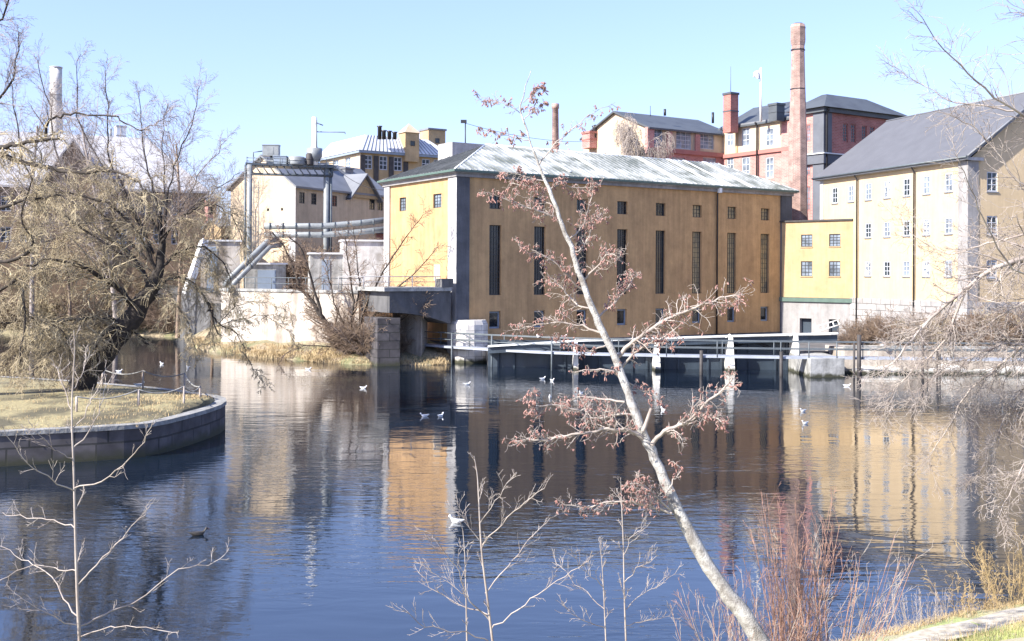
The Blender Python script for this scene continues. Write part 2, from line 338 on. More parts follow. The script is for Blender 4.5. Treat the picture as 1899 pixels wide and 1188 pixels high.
# trodden path strip on the near bank
pb = MB(); pr = []
for i in range(60):
    X = 5.2+i*.3; e = near_edge(X); row = []
    for d in (1.15,1.4,1.7,2.0,2.3):
        row.append((X, e-d-.05*math.sin(X*3+d), near_z(X, e-d)+.06))
    pr.append(row)
for i in range(59):
    for j in range(4): pb.face([pr[i][j], pr[i][j+1], pr[i+1][j+1], pr[i+1][j]], 0, True)
tag(pb.build('path', M['path']), kind='structure')

# ================================================================== ISLAND (retaining wall + turf)
IZ = 1.25
isl = [G(x,y,IZ)[:2] for x,y in ((-200,806),(-60,803),(0,800),(60,797),(120,794),(180,791),(230,788),(270,785),(310,778),(350,768),(385,758),(408,750),(418,743),(416,737),(400,732),(375,729),(340,724),(290,718),(220,712),(150,706),(60,700),(-60,694),(-250,690))]
wl = MB()
cx_, cy_ = sum(p[0] for p in isl)/len(isl), sum(p[1] for p in isl)/len(isl)
def inset(p, d):
    i = isl.index(p); a = isl[i-1] if i else isl[0]; b = isl[i+1] if i < len(isl)-1 else isl[-1]
    t = (b[0]-a[0], b[1]-a[1]); l = math.hypot(*t); return (p[0]-t[1]/l*d, p[1]+t[0]/l*d)
inn = [inset(p, .45) for p in isl]; out = [inset(p, -.05) for p in isl]
for i in range(len(isl)-1):
    wl.face([(*isl[i],-1),(*isl[i+1],-1),(*isl[i+1],IZ-.16),(*isl[i],IZ-.16)], 0)
    wl.face([(*out[i],IZ-.16),(*out[i+1],IZ-.16),(*out[i+1],IZ),(*out[i],IZ)], 1)
    wl.face([(*isl[i],IZ-.16),(*isl[i+1],IZ-.16),(*out[i+1],IZ-.16),(*out[i],IZ-.16)], 1)
    wl.face([(*out[i],IZ),(*out[i+1],IZ),(*inn[i+1],IZ),(*inn[i],IZ)], 1)
o = wl.build('retaining_wall', [M['islstone'], M['coping']]); tag(o, 'dark curved granite retaining wall around the grassy island on the left', 'wall')
st = MB(); a = G(-10,846)[:2]; b = G(84,838)[:2]
st.prism([a, b, (b[0]+.1,b[1]+.7), (a[0],a[1]+.9)], -1, .72); o = st.build('stone_landing', M['coping']); tag(o, 'low granite landing step against the dark wall of the island', 'step')
tg = MB(); n_ = len(inn)
top = [(*p, IZ-.03) for p in inn]; ctr = []
for k in range(n_//2):
    pass
half = n_//2
A_ = inn[:half+1]; B_ = inn[half:][::-1]
m_ = min(len(A_), len(B_)); rnd = random.Random(8)
rowsI = []
for i in range(m_):
    a, b = A_[i], B_[i]; r_ = []
    for k in range(9):
        s_ = k/8; r_.append((a[0]+(b[0]-a[0])*s_, a[1]+(b[1]-a[1])*s_, IZ-.03+math.sin(s_*math.pi)*.28+(rnd.uniform(-.03,.03) if 0<k<8 else 0)))
    rowsI.append(r_)
for i in range(m_-1):
    for k in range(8): tg.face([rowsI[i][k], rowsI[i+1][k], rowsI[i+1][k+1], rowsI[i][k+1]], 0, True)
tag(tg.build('island_ground', M['isl']), kind='structure')
def isl_z(x, y): return IZ+.12

# island post and chain fence
pp = [(142,770,735),(257,762,722),(341,757,716),(342,722,692),(265,722,687),(190,716,684),(371,742,716)]
fence = thing('chain_fence', G(300,745,IZ), 'sagging chain fence on thin pale posts along the island edge', 'fence')
tops = []
for x, yb, yt in pp:
    b = G(x, yb, IZ); h = P(x, yt, b[1]); m = MB(); m.tube([(b[0],b[1],IZ-.2), (h[0],h[1],h[2])], .045, 6); m.build('post', M['twig_p'], fence); tops.append(h)
def sag(a, b, dz=.22, n=10): return [(a[0]+(b[0]-a[0])*i/n, a[1]+(b[1]-a[1])*i/n, a[2]+(b[2]-a[2])*i/n-4*dz*(i/n)*(1-i/n)) for i in range(n+1)]
for a, b in ((0,1),(1,2),(2,6),(4,3),(5,4),(3,6)):
    m = MB(); m.tube(sag(tops[a], tops[b]), .028, 5); m.build('chain', M['coping'], fence)

# ================================================================== MAIN YELLOW POWER HOUSE
YA = 84.; A = P(848, 400, YA)[:2]
FL = Fac(A, U); FS = Fac(A, V)
LM = FL.t(1465, 400); LS = FS.t(716, 400)
ZE = FL.tz(848, 327)[1]; ZB = 1.5
main = thing('power_house', (*add2(A,U,LM/2,V,LS/2), 0), 'large ochre plastered hall with tall narrow windows and streaked grey green hipped roof', 'building')
wm = MB(); holes = []
t_a = FL.t(918.5, 480); t_b = FL.t(1418.5, 480); ww = .56
zt = [FL.tz(918, y)[1] for y in (361, 387, 417, 547, 577, 609)]
cols_ = [t_a+(t_b-t_a)*i/7 for i in range(8)]
for i, t in enumerate(cols_):
    holes += [(t-ww, t+ww, zt[1], zt[0]), (t-ww, t+ww, zt[3], zt[2]), (t-ww+.03, t+ww-.03, zt[5], zt[4])]
wallpanel(wm, FL, 0, LM, ZB, ZE, holes, .34)
sh = [(*(sorted((FS.t(x-w_,375), FS.t(x+w_,375)))), FS.tz(x,y1)[1], FS.tz(x,y0)[1]) for x,w_,y0,y1 in ((747,6,366,391),(811,7.5,359,385))]
wallpanel(wm, FS, 0, LS, ZB, ZE, sh, .2)
FB = Fac(add2(A,V,LS), U, True); FR = Fac(add2(A,U,LM), V, True)
wallpanel(wm, FB, 0, LM, ZB, ZE); wallpanel(wm, FR, 0, LS, ZB, ZE)
wm.build('wall', M['ochre'], main)
pl = MB()
pl.fbox(FL, -.02, LM+.02, -1.5, ZB, -.5, .06); pl.fbox(FS, 0, LS+.02, -1.5, ZB, -.5, .06)
pl.build('plinth', M['darkp'], main)
for i, t in enumerate(cols_):
    window(main, FL, t-ww, t+ww, zt[1], zt[0], .3, 3, 3, 'frame_d' , 'glass' if i < 5 else 'glassw', .07, .05) if False else None
M['glassw'] = mat('painted_reflection_glass', (.36,.28,.15), .3, .3, 1.2, spec=.5, col2=(.15,.14,.11))  # ochre pane colour stands in for reflected light
M['glassm'] = mat('dim_window_glass', (.035,.05,.06), .12, .3, 1.2, spec=.5)
for i, t in enumerate(cols_):
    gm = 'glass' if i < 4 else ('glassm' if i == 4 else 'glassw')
    window(main, FL, t-ww, t+ww, zt[1], zt[0], .3, 3, 3, 'frame_d', gm, .06, .04)
    window(main, FL, t-ww, t+ww, zt[3], zt[2], .3, 4, 12, 'frame_d', gm, .06, .03, label='tall narrow steel window with many small panes' if i in (0,) else None)
    window(main, FL, t-ww+.03, t+ww-.03, zt[5], zt[4], .3, 1, 1, 'frame_g', 'glass', .14)
for h in sh: window(main, FS, *h, .18, 3, 4, 'frame_d', 'glassb', .05, .03)
bd = MB(); t0_, t1_ = sorted((FS.t(805,500), FS.t(817,500))); bd.fbox(FS, t0_, t1_, FS.tz(811,520)[1], FS.tz(811,490)[1], -.02, .03); bd.build('hatch', M['cream'], main)
# corner pilasters
pw = FL.t(869,450); pm = MB()
q = [add2(A,U,-.14,V,-.14), add2(A,U,pw,V,-.14), add2(A,U,pw,V,.3), add2(A,U,.3,V,.3), add2(A,U,.3,V,1.25), add2(A,U,-.14,V,1.25)]
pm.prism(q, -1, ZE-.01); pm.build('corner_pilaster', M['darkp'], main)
pm2 = MB(); pm2.fbox(FS, -.13, 1.24, -.9, ZE-.02, .1, .145); pm2.build('corner_pilaster', M['ltgrey'], main)  # light grey skin paints in the sunlit side of the pilaster
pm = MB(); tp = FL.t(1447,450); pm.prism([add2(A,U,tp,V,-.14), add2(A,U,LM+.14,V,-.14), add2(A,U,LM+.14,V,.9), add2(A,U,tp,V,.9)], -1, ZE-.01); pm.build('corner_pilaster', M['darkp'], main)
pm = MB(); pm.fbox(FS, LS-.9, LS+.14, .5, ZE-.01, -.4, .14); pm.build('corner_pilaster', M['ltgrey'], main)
# cornice, eaves and roof
OV = .55
def ring(k): return [add2(A,U,-k,V,-k), add2(A,U,LM+k,V,-k), add2(A,U,LM+k,V,LS+k), add2(A,U,-k,V,LS+k)]
cm = MB(); cm.prism(ring(.25), ZE, ZE+.28); cm.prism(ring(OV-.08), ZE+.28, ZE+.36); cm.build('cornice', M['greyp'], main)
gm_ = MB(); gm_.prism(ring(OV+.06), ZE+.36, ZE+.52); gm_.build('gutter', M['green'], main)
E4 = [(*p, ZE+.53) for p in ring(OV)]
HR = FL.tz(893, 268)[1]
rz = P(893,268, A[1]+LS/2*.5373+LS/2*.8434)[2]
R1 = (*add2(A,U,LS/2,V,LS/2), rz); R2 = (*add2(A,U,LM-3.4,V,LS/2), rz-.1)
rf = MB()
# long front slope split into bands so the white strips are real sheets
Fe = Fac(E4[0][:2], U)
sm_ = [FL.t(x,340) for x in (1004, 1128, 1262, 1322, 1390)]
def slope_pt(t, s):      # t along eave, s 0..1 up slope perpendicular to eave, clipped by caller
    p = add2(E4[0][:2], U, t, V, (LS/2+OV)*s); return (*p, E4[0][2]+(rz-E4[0][2])*s)
rf.face([E4[0], E4[1], R2, R1], 0); rf.face([E4[1], E4[2], R2], 1); rf.face([E4[2], E4[3], R1, R2], 1); rf.face([E4[3], E4[0], R1], 1)
rf.face([E4[3], E4[2], E4[1], E4[0]], 1)
Ltot = LM+2*OV; hipL = LS/2+OV; hipR = 3.4+OV
def smax(t): return min(1., t/hipL if hipL else 1, (Ltot-t)/hipR)
t = .4; k = 0
rb = MB()
nrm = unit(cross((U[0],U[1],0), (V[0]*(LS/2+OV), V[1]*(LS/2+OV), rz-E4[0][2])))
def up(p, d): return (p[0]+nrm[0]*d, p[1]+nrm[1]*d, p[2]+nrm[2]*d)
def strip(mb, t0, t1, h, s0=0., mi=0):
    s1 = min(smax(t0), smax(t1)) - .01
    if s1 <= s0: return
    a, b, c, d = slope_pt(t0,s0), slope_pt(t1,s0), slope_pt(t1,s1), slope_pt(t0,s1)
    A1, B1, C1, D1 = up(a,h), up(b,h), up(c,h), up(d,h)
    mb.face([A1,B1,C1,D1], mi); mb.face([a,A1,D1,d], mi); mb.face([b,c,C1,B1], mi); mb.face([a,b,B1,A1], mi)
while t < Ltot-.3:
    strip(rb, t, t+.045, .06, 0); t += .52
rb_o = None
for ts in sm_: strip(rb, ts+OV-.28, ts+OV+.28, .07, .0, 1)
strip(rb, FL.t(1062,340)+OV, FL.t(1062,340)+OV+.22, .065, .15, 1)
strip(rb, FL.t(1350,340)+OV, FL.t(1350,340)+OV+.3, .065, .0, 1)
# hip seams
FH = (V[0],V[1])
for i in range(1, 26):
    v_ = i*.5; L_ = LS+2*OV
    if v_ > L_-.3: break
    s1 = min(v_, L_-v_)/(L_/2)*.98
    b0 = add2(E4[0][:2], V, v_); b1 = add2(b0, V, .045)
    z0 = E4[0][2]; e0 = add2(b0, U, hipL*s1); z1 = z0+(rz-z0)*s1; e1 = add2(b1, U, hipL*s1)
    rb.face([(*b0,z0+.05),(*b1,z0+.05),(*e1,z1+.05),(*e0,z1+.05)], 2); rb.face([(*b0,z0),(*b0,z0+.05),(*e0,z1+.05),(*e0,z1)], 2); rb.face([(*b1,z0),(*e1,z1),(*e1,z1+.05),(*b1,z0+.05)], 2)
roof = rf.build('roof', [M['patina'], M['patinad']], main)
rb.build('roof_seams', [M['patina'], M['strip'], M['patinad']], roof)
rr = MB(); rr.tube([R1, R2], .1, 6); rr.tube([E4[0], R1], .07, 6); rr.tube([E4[1], R2], .07, 6); rr.build('ridge_cap', M['strip'], roof)
dp = pipe_run(main, FL, FL.t(1328,480), ZB, ZE+.3, .08, .14, 'black')
hp = MB(); hp.box(FL.pt(FL.t(1328,480),0,.45)[:2], U, V, .16, .14, ZE-.1, ZE+.34); hp.build('rain_hopper', M['strip'], dp)
# round ended granite pier at the corner
pr_ = MB(); q = [add2(A,U,-.28,V,.5), add2(A,U,-.28,V,-.75), add2(A,U,.1,V,-1.25), add2(A,U,.7,V,-1.5), add2(A,U,1.5,V,-1.5), add2(A,U,2.05,V,-1.25), add2(A,U,2.4,V,-.7), add2(A,U,2.4,V,-.16), add2(A,U,-.16,V,-.16), add2(A,U,-.16,V,.5)]
pr_.prism(q, -1, 2.95)
q2 = [(c[0]*.86+.14*add2(A,U,1.05,V,-.6)[0], c[1]*.86+.14*add2(A,U,1.05,V,-.6)[1]) for c in q[:8]]
for i in range(7): pr_.face([(*q[i],2.95),(*q[i+1],2.95),(*q2[i+1],3.3),(*q2[i],3.3)])
pr_.face([(*p,3.3) for p in q2[::-1]])
tag(pr_.build('stone_pier', M['stonel']), 'pale granite block pier standing in the water at the corner of the ochre hall', 'pier')

# ================================================================== RIGHT PALE YELLOW BUILDING
D0 = P(1795, 400, 84.)[:2]; E0 = P(1522, 400, 103.)[:2]
rd = (E0[0]-D0[0], E0[1]-D0[1]); l_ = math.hypot(*rd); rd = (rd[0]/l_, rd[1]/l_); LR = l_; rp = (-rd[1]*-1, rd[0]*-1); rp = (rd[1], -rd[0])
WR = 7.4
RL = Fac(D0, rd); RG = Fac(D0, rp)
if RG.d[0] < 0: rp = (-rp[0], -rp[1]); RG = Fac(D0, rp)
ZR = RL.tz(1795, 297)[1]; ZG = 2.2; ZS = RL.tz(1790,560)[1]; ZRR = 21.7
rb_ = thing('mill_building', (*add2(D0, rd, LR/2, rp, WR), 0), 'long pale yellow building with grey gabled roof and granite base at the right', 'building')
wr = MB(); hs = []
xc = [1548,1578,1610,1645,1681,1718,1759]
ts_ = [RL.t(x, 420) for x in xc]
rowz = [(RL.tz(1645, a_)[1], RL.tz(1645, b_)[1]) for a_, b_ in ((367,335),(439,411),(512,484))]
for ri, (za, zb) in enumerate(rowz):
    for i, t in enumerate(ts_):
        if ri > 0 and i < 2: continue
        hs.append((t-.44, t+.44, za, zb))
wallpanel(wr, RL, 0, LR, ZS, ZR, hs, .12)
gh = []
gx = [RG.t(x, 420) for x in (1840, 1910)]; gstep = gx[1]-gx[0]
for (ya, yb) in ((355,318),(435,400),(515,482)):
    for i in range(4): gh.append((gx[0]+gstep*i-.52, gx[0]+gstep*i+.52, RG.tz(1840,ya)[1], RG.tz(1840,yb)[1]))
gh = [h for h in gh if h[1] < 2*WR-.4]
wallpanel(wr, RG, 0, 2*WR, ZS, ZR, gh, .14)
wr.face([RG.pt(0,ZR), RG.pt(2*WR,ZR), RG.pt(WR,ZRR-.1)], 0)
RBk = Fac(E0, rp, True); wallpanel(wr, RBk, 0, 2*WR, ZS, ZR); wr.face([RBk.pt(0,ZR), RBk.pt(2*WR,ZR), RBk.pt(WR,ZRR-.1)])
RRt = Fac(add2(D0,rp,2*WR), rd, True); wallpanel(wr, RRt, 0, LR, ZS, ZR)
wr.build('wall', M['yellow'], rb_)
rw = random.Random(12)
M['glassc'] = mat('curtained_window_glass', (.42,.44,.47), .25, .3, 3.5, spec=.5, col2=(.10,.12,.15), contrast=(.45,.55))
for h in hs: window(rb_, RL, *h, .1, 2, 3, 'frame_w', rw.choice(('glassb','glassc','glassb','glassm')), .09, .05, sill='roofs')
for h in gh: window(rb_, RG, *h, .12, 2, 3, 'frame_w', rw.choice(('glassm','glassc','glassb')), .1, .06, sill='roofs')
ps = MB(); ps.fbox(RL, -.1, LR+.1, .2, ZS, -.5, .14); ps.fbox(RG, .5, 2*WR+.1, .2, ZS, -.5, .14); ps.build('plinth', M['stone'], rb_)
ql = MB(); ql.fbox(RL, .0, 1.05, ZS, ZR, .003, .06); ql.fbox(RG, -.06, .95, ZS, ZR, .003, .06); ql.build('corner_pilaster', M['greyp'], rb_)
ql = MB(); ql.fbox(RL, LR-.5, LR+.06, ZS, ZR, .003, .06); ql.build('corner_pilaster', M['ltgrey'], rb_)
cr_ = MB(); cr_.fbox(RL, -.4, LR+.4, ZR-.02, ZR+.22, -.1, .4); cr_.fbox(RG, -.4, 1.2, ZR-.02, ZR+.22, -.1, .35); cr_.build('cornice', M['ltgrey'], rb_)
rm = MB(); ov = .55; sl_ = (ZRR-ZR)/WR
e0 = add2(D0, rd, -ov, rp, -ov); e1 = add2(D0, rd, LR+ov, rp, -ov); g0 = add2(D0, rd, -ov, rp, WR); g1 = add2(D0, rd, LR+.1, rp, WR); h0 = add2(D0, rd, -ov, rp, 2*WR+ov); h1 = add2(D0, rd, LR+ov, rp, 2*WR+ov)
ze = ZR+.24-.0; zr_ = ZRR+.2
for dz, fl in ((0,0),(-.22,1)):
    f1 = [(*e0,ze+dz),(*e1,ze+dz),(*g1,zr_+dz),(*g0,zr_+dz)]; f2 = [(*g0,zr_+dz),(*g1,zr_+dz),(*h1,ze+dz),(*h0,ze+dz)]
    rm.face(f1, fl); rm.face(f2, fl)
for a, b in ((e0,g0),(g0,h0)):
    za = ze if a in (e0,h0) else zr_; zb = ze if b in (e0,h0) else zr_
    rm.face([(*a,za-.22),(*b,zb-.22),(*b,zb),(*a,za)], 1)
for a, b in ((e1,g1),(g1,h1)):
    za = ze if a in (e1,h1) else zr_; zb = ze if b in (e1,h1) else zr_
    rm.face([(*a,za-.22),(*b,zb-.22),(*b,zb),(*a,za)], 1)
rm.face([(*e0,ze-.22),(*e1,ze-.22),(*e1,ze),(*e0,ze)], 1)
ro = rm.build('roof', [M['roofg'], M['roofs']], rb_)
gt = MB(); gt.tube([(*add2(e0,rp,-.06),ze-.03),(*add2(e1,rp,-.06),ze-.03)], .09, 8); gt.build('gutter', M['steel'], ro)
rk = MB(); rk.tube([(*add2(D0,rd,-ov,rp,-ov),ze+.02),(*g0,zr_+.02)], .09, 6); rk.tube([(*g0,zr_+.03),(*g1,zr_+.03)], .08, 6); rk.build('ridge_cap', M['roofs'], ro)
for x in (1592, 1698): pipe_run(rb_, RL, RL.t(x,450), 1.8, ZR+.15, .07, .2, 'black')

# connecting wing
CN0 = (26.0,102.6); CN1 = RL.pt(RL.t(1582,450),0)[:2]
CF = Fac(CN0, (CN1[0]-CN0[0], CN1[1]-CN0[1])); LC = math.hypot(CN1[0]-CN0[0], CN1[1]-CN0[1])
cw = thing('connecting_wing', (*CN0, 0), 'low flat roofed yellow wing linking the ochre hall and the pale building', 'building')
wc = MB(); zc1 = CF.tz(1525,410)[1]; zcb = CF.tz(1525,552)[1]
hc = []
for x in (1496, 1548):
    for (ya, yb) in ((457,434),(512,484)):
        a_, b_ = CF.t(x-10.5,450), CF.t(x+10.5,450); hc.append((a_, b_, CF.tz(1525,ya)[1], CF.tz(1525,yb)[1]))
wallpanel(wc, CF, -.6, LC, zcb, zc1, hc, .16); 
CBk = (CF.n[0]*-1, CF.n[1]*-1)
wc.face([CF.pt(-.6,zc1), CF.pt(LC,zc1), CF.pt(LC,zc1,-6), CF.pt(-.6,zc1,-6)])
wc.face([CF.pt(-.6,zcb), CF.pt(-.6,zc1), CF.pt(-.6,zc1,-6), CF.pt(-.6,zcb,-6)])
wc.build('wall', M['yellow2'], cw)
for h in hc: window(cw, CF, *h, .13, 3, 4, 'frame_d', 'glassb', .06, .04, sill='yellow2')
cb = MB(); hd = []
for x0,x1 in ((1483,1505),(1537,1556)):
    hd.append((CF.t(x0,600), CF.t(x1,600), 1.45, CF.tz(1525,591)[1]))
wallpanel(cb, CF, -.6, LC, .5, zcb-.4, hd, .5); cb.build('plinth', M['greyp'], cw)
for h in hd:
    m = MB(); m.fbox(CF, h[0], h[1], h[2]-.5, h[3], -.5, -.46); m.build('door', M['gate'], cw)
cg = MB(); cg.fbox(CF, -.6, LC, zcb-.4, zcb-.02, -.2, .18); cg.build('string_course', M['green'], cw)
cc = MB(); cc.fbox(CF, -.7, LC, zc1+.004, zc1+.16, -6, .14); cc.build('coping', M['rust'], cw)
# white ladder leaning by the doors
ld = thing('ladder', P(1535,612,95), 'short white ladder lying aslant outside the basement doors', 'ladder')
a0, a1 = P(1512,606,95), P(1557,592,95.5); b0, b1 = P(1515,615,94.6), P(1560,601,95.1)
m = MB(); m.tube([a0,a1], .06, 6); m.tube([b0,b1], .06, 6); m.build('rail', M['white'], ld)
for i in range(5):
    s_ = .08+i*.21; m = MB(); m.tube([tuple(a0[k]+(a1[k]-a0[k])*s_ for k in range(3)), tuple(b0[k]+(b1[k]-b0[k])*s_ for k in range(3))], .045, 5); m.build('rung', M['white'], ld)

# ================================================================== RED BRICK COMPLEX
K0 = P(1205, 250, 125)[:2]
KF = Fac(K0, U); KG = Fac(K0, V); LK = KF.t(1340,250); WK = KG.t(1083,262)
zk = KF.tz(1205,236)[1]; zka = P(1138,208,K0[1]+.8434*WK/2)[2]
bw_ = thing('brick_mill', (*add2(K0,U,LK/2,V,WK/2), 3), 'red and cream brick mill wing with dark roof behind the ochre hall', 'building')
wk = MB(); kh = []
for x in (1215,1268,1310):
    kh.append((KF.t(x-14,260), KF.t(x+14,260), KF.tz(x,276)[1], KF.tz(1268,243)[1]))
for x in (1258,1316): kh.append((KF.t(x-12,260), KF.t(x+12,260), KF.tz(x,320)[1], KF.tz(x,292)[1]))
zs1 = KF.tz(1268,278)[1]
kh2 = [h for h in kh if h[3] > zs1]; kh1 = [h for h in kh if h[3] <= zs1]
kh2 = [(a,b,max(c,zs1+.1),d) for a,b,c,d in kh2]
wallpanel(wk, KF, 0, LK, zs1, zk, kh2, .2, 1); wallpanel(wk, KF, 0, LK, 3, zs1, kh1, .2, 0)
gk = [(KG.t(x,260)-.55, KG.t(x,260)+.55, 18.2, 20.6) for x in (1112,1128,1150,1172)]
gk = [(min(a,b),max(a,b),c,d) for a,b,c,d in gk]
wallpanel(wk, KG, 0, WK, 3, zk, gk, .2, 1); wk.face([KG.pt(0,zk), KG.pt(WK,zk), KG.pt(WK/2,zka)], 1)
wallpanel(wk, Fac(add2(K0,V,WK),U,True), 0, LK, 3, zk, (), .2, 0)
wk.build('wall', [M['pinkb'], M['cream']], bw_)
for h in kh2+kh1: window(bw_, KF, *h, .18, 3, 4, 'frame_w', 'glassb', .1, .07)
for h in gk: window(bw_, KG, *h, .18, 2, 3, 'pink', 'glassb', .1, .06)
bm_ = MB(); bm_.fbox(KF, -.2, LK, zs1-.5, zs1, -.1, .3); bm_.build('string_course', M['pink'], bw_)
for x in (1240,1292): m = MB(); tt = KF.t(x,260); m.fbox(KF, tt-.35, tt+.35, zs1, zk-.3, -.05, .25); m.build('pilaster', M['pinkb'], bw_)
m = MB(); m.fbox(KF, -.5, .5, 10, zk, -.3, .22); m.build('pilaster', M['pinkb'], bw_)
def gable_roof(root, fc_o, d, L, v, W, z, za, m='roofd', ov=.4, th=.2, inset0=0, inset1=0):
    mb = MB(); o0 = add2(fc_o,d,-ov,v,-ov); o1 = add2(fc_o,d,L+ov,v,-ov); r0 = add2(fc_o,d,-ov+inset0,v,W/2); r1 = add2(fc_o,d,L+ov-inset1,v,W/2); q0 = add2(fc_o,d,-ov,v,W+ov); q1 = add2(fc_o,d,L+ov,v,W+ov)
    k = (za-z)/(W/2)*ov; z0 = z-k+.15
    za += .15
    T = [(*o0,z0),(*o1,z0),(*q1,z0),(*q0,z0),(*r0,za),(*r1,za)]
    B = [(x,y,zz-th) for x,y,zz in T]
    mb.face([T[0],T[1],T[5],T[4]]); mb.face([T[4],T[5],T[2],T[3]]); 
    if inset0: mb.face([T[3],T[0],T[4]])
    if inset1: mb.face([T[1],T[2],T[5]])
    mb.face([B[4],B[5],B[1],B[0]]); mb.face([B[3],B[2],B[5],B[4]])
    for i, j in ((0,1),(2,3)): mb.face([B[i],B[j],T[j],T[i]])
    for i, j, ins in ((0,4,inset0),(4,3,inset0),(1,5,inset1),(5,2,inset1)):
        if not ins: mb.face([B[i],B[j],T[j],T[i]])
    if inset0: mb.face([B[3],B[0],T[0],T[3]])
    if inset1: mb.face([B[1],B[2],T[2],T[1]])
    return mb.build('roof', M[m], root)
gable_roof(bw_, K0, U, LK+1.5, V, WK, zk, zka)
# second section: cream and pink face, lit
K1 = KF.pt(LK,0)[:2]; NV = (-V[0],-V[1]); BF = Fac(K1, NV); LB = BF.t(1466,250)
bb = thing('brick_annex', (*add2(K1,NV,LB/2,U,5), 3), 'pink brick block with cream upper storey left of the tall chimney', 'building')
zb_ = BF.tz(1440,226)[1]; zc_ = BF.tz(1425,277)[1]
wb2 = MB(); h2, h1 = [], []
for x, w2 in ((1354,6),(1383,7.5),(1427,7.5)):
    h2.append((BF.t(x-w2,260), BF.t(x+w2,260), BF.tz(x,271)[1], BF.tz(x,237)[1])); h1.append((BF.t(x-w2,310), BF.t(x+w2,310), BF.tz(x,330)[1], BF.tz(x,291)[1]))
wallpanel(wb2, BF, 0, LB, zc_, zb_, h2, .15, 1); wallpanel(wb2, BF, 0, LB, 3, zc_, h1, .15, 0)
FB2 = Fac(BF.pt(LB,0)[:2], U); wallpanel(wb2, FB2, 0, 11, 3, zb_, (), .2, 0)
wb2.build('wall', [M['pinkb'], M['cream']], bb)
for h in h2+h1: window(bb, BF, *h, .13, 2, 3, 'frame_w', 'glassb', .12, .08)
m = MB(); m.fbox(BF, 0, LB+.2, zc_-.4, zc_+.05, -.1, .22); m.build('string_course', M['pink'], bb)
m = MB(); m.fbox(BF, 0, LB+.2, zb_-.02, zb_+.4, -.1, .35); m.build('cornice', M['roofs'], bb)
for x in (1367,): m = MB(); tt = BF.t(x,260); m.fbox(BF, tt-.15, tt+.15, zc_, zb_-.02, -.05, .1); m.build('pilaster', M['yellow2'], bb)
m = MB(); tt = BF.t(1458,260); m.fbox(BF, tt-.55, LB+.1, 6, zb_-.03, -.05, .2); m.build('pilaster', M['pinkb'], bb)
pipe_run(bb, BF, BF.t(1407,300), 3, zb_+.3, .11, .3, 'black')
gable_roof(bb, K1, NV, LB, U, 11, zb_+.25, zb_+3.1, 'roofd', .4, .2, 0, 4)
# square brick chimney, vent box
def stack(name, px, y0, y1, Y, w, m, label, cat='chimney', cap=True, capm=None):
    b = P(px, y1, Y); t = P(px, y0, Y); r = thing(name, (b[0], Y, b[2]), label, cat)
    mb = MB(); mb.box((b[0],Y), U, V, w, w, b[2], t[2]); mb.build('shaft', M[m], r)
    if cap:
        mb = MB(); mb.box((b[0],Y), U, V, w*1.14, w*1.14, t[2], t[2]+.25); mb.build('cap', M[capm or m], r); mb = MB(); mb.box((b[0],Y), U, V, w*1.08, w*1.08, b[2]+(t[2]-b[2])*.55, b[2]+(t[2]-b[2])*.55+.12); mb.build('band', M[capm or m], r)
    return r
stack('brick_chimney', 1355, 176, 246, 128, .62, 'brick', 'square brick chimney rising from the dark roof left of the flag', capm='roofd')
stack('roof_vent', 1440, 196, 225, 122, .62, 'roofd', 'black box vent on the dark roof right of the flag', 'vent', capm='roofd')
ap = MB(); a = P(1355,175,128); b = P(1355,123,128); ap.tube([a,b], [.04,.02], 5); tag(ap.build('antenna', M['steel']), 'thin whip antenna on top of the square brick chimney', 'antenna')
fp = thing('flagpole', P(1411,222,124), 'white flagpole with a hanging white flag on the dark roof', 'flagpole')
m = MB(); m.tube([P(1411,225,124), P(1411,125,124)], [.16,.09], 8); m.build('pole', M['white'], fp)
fl = MB(); cols = []
for i in range(9):
    s_ = i/8; x = 1411-14*s_; yo = 2.5*s_*math.sin(s_*6); cols.append([P(x+math.sin(j*.9)*s_, 126+10*s_+j*(20-12*s_)/5+yo, 124+.35*math.sin(s_*9+j*.3)) for j in range(6)])
for i in range(8):
    for j in range(5): fl.face([cols[i][j], cols[i][j+1], cols[i+1][j+1], cols[i+1][j]], 0, True)
fo = fl.build('flag', M['flag'], fp)
md = fo.modifiers.new('s', 'SOLIDIFY'); md.thickness = .02
# great octagonal chimney
cY = 107.5; cb0 = P(1480,415,cY); ct = P(1480,45,cY)
bc = thing('factory_chimney', (cb0[0],cY,3), 'tall weathered octagonal brick chimney with corbelled top', 'chimney')
m = MB(); zt_ = ct[2]; X_ = cb0[0]; x1 = ct[0]
prof = [(3,1.02),(12.5,1.02),(13.2,.98),(20,.92),(zt_-5,.70),(zt_-2.1,.64)]
m.tube([(X_+(x1-X_)*min(1,max(0,(z-3)/(zt_-3))), cY, z) for z, r in prof], [r for z, r in prof], 8, 0, False)
m.build('shaft', M['chimb'], bc)
m = MB(); m.tube([(x1,cY,z) for z in (zt_-2.1,zt_-1.8,zt_-1.5,zt_-.5,zt_-.3,zt_)], [.66,.72,.75,.72,.76,.66], 8, 0, False); m.build('corbelled_top', M['chimb'], bc)
m = MB(); m.tube([(x1,cY,zt_),(x1,cY,zt_+.1)], [.55,.45], 8, 0, False); m.build('rim', M['black'], bc)
for zz in (zt_-2.6, zt_-6.5, zt_-11): 
    m = MB(); r_ = .66+(zt_-zz)*.0115; m.tube([(x1-(zt_-zz)*.0,cY,zz),(x1,cY,zz+.1)], r_+.03, 8, 0, False); m.build('iron_band', M['black'], bc)
m = MB(); pq = add2((X_,cY),U,-.4,V,-1.2)
m.prism([add2((X_,cY),U,-1.1,V,-1.3), add2((X_,cY),U,1.6,V,-1.3), add2((X_,cY),U,1.6,V,1), add2((X_,cY),U,-1.1,V,1)], 3, 11.8); m.build('base', M['chimb'], bc)
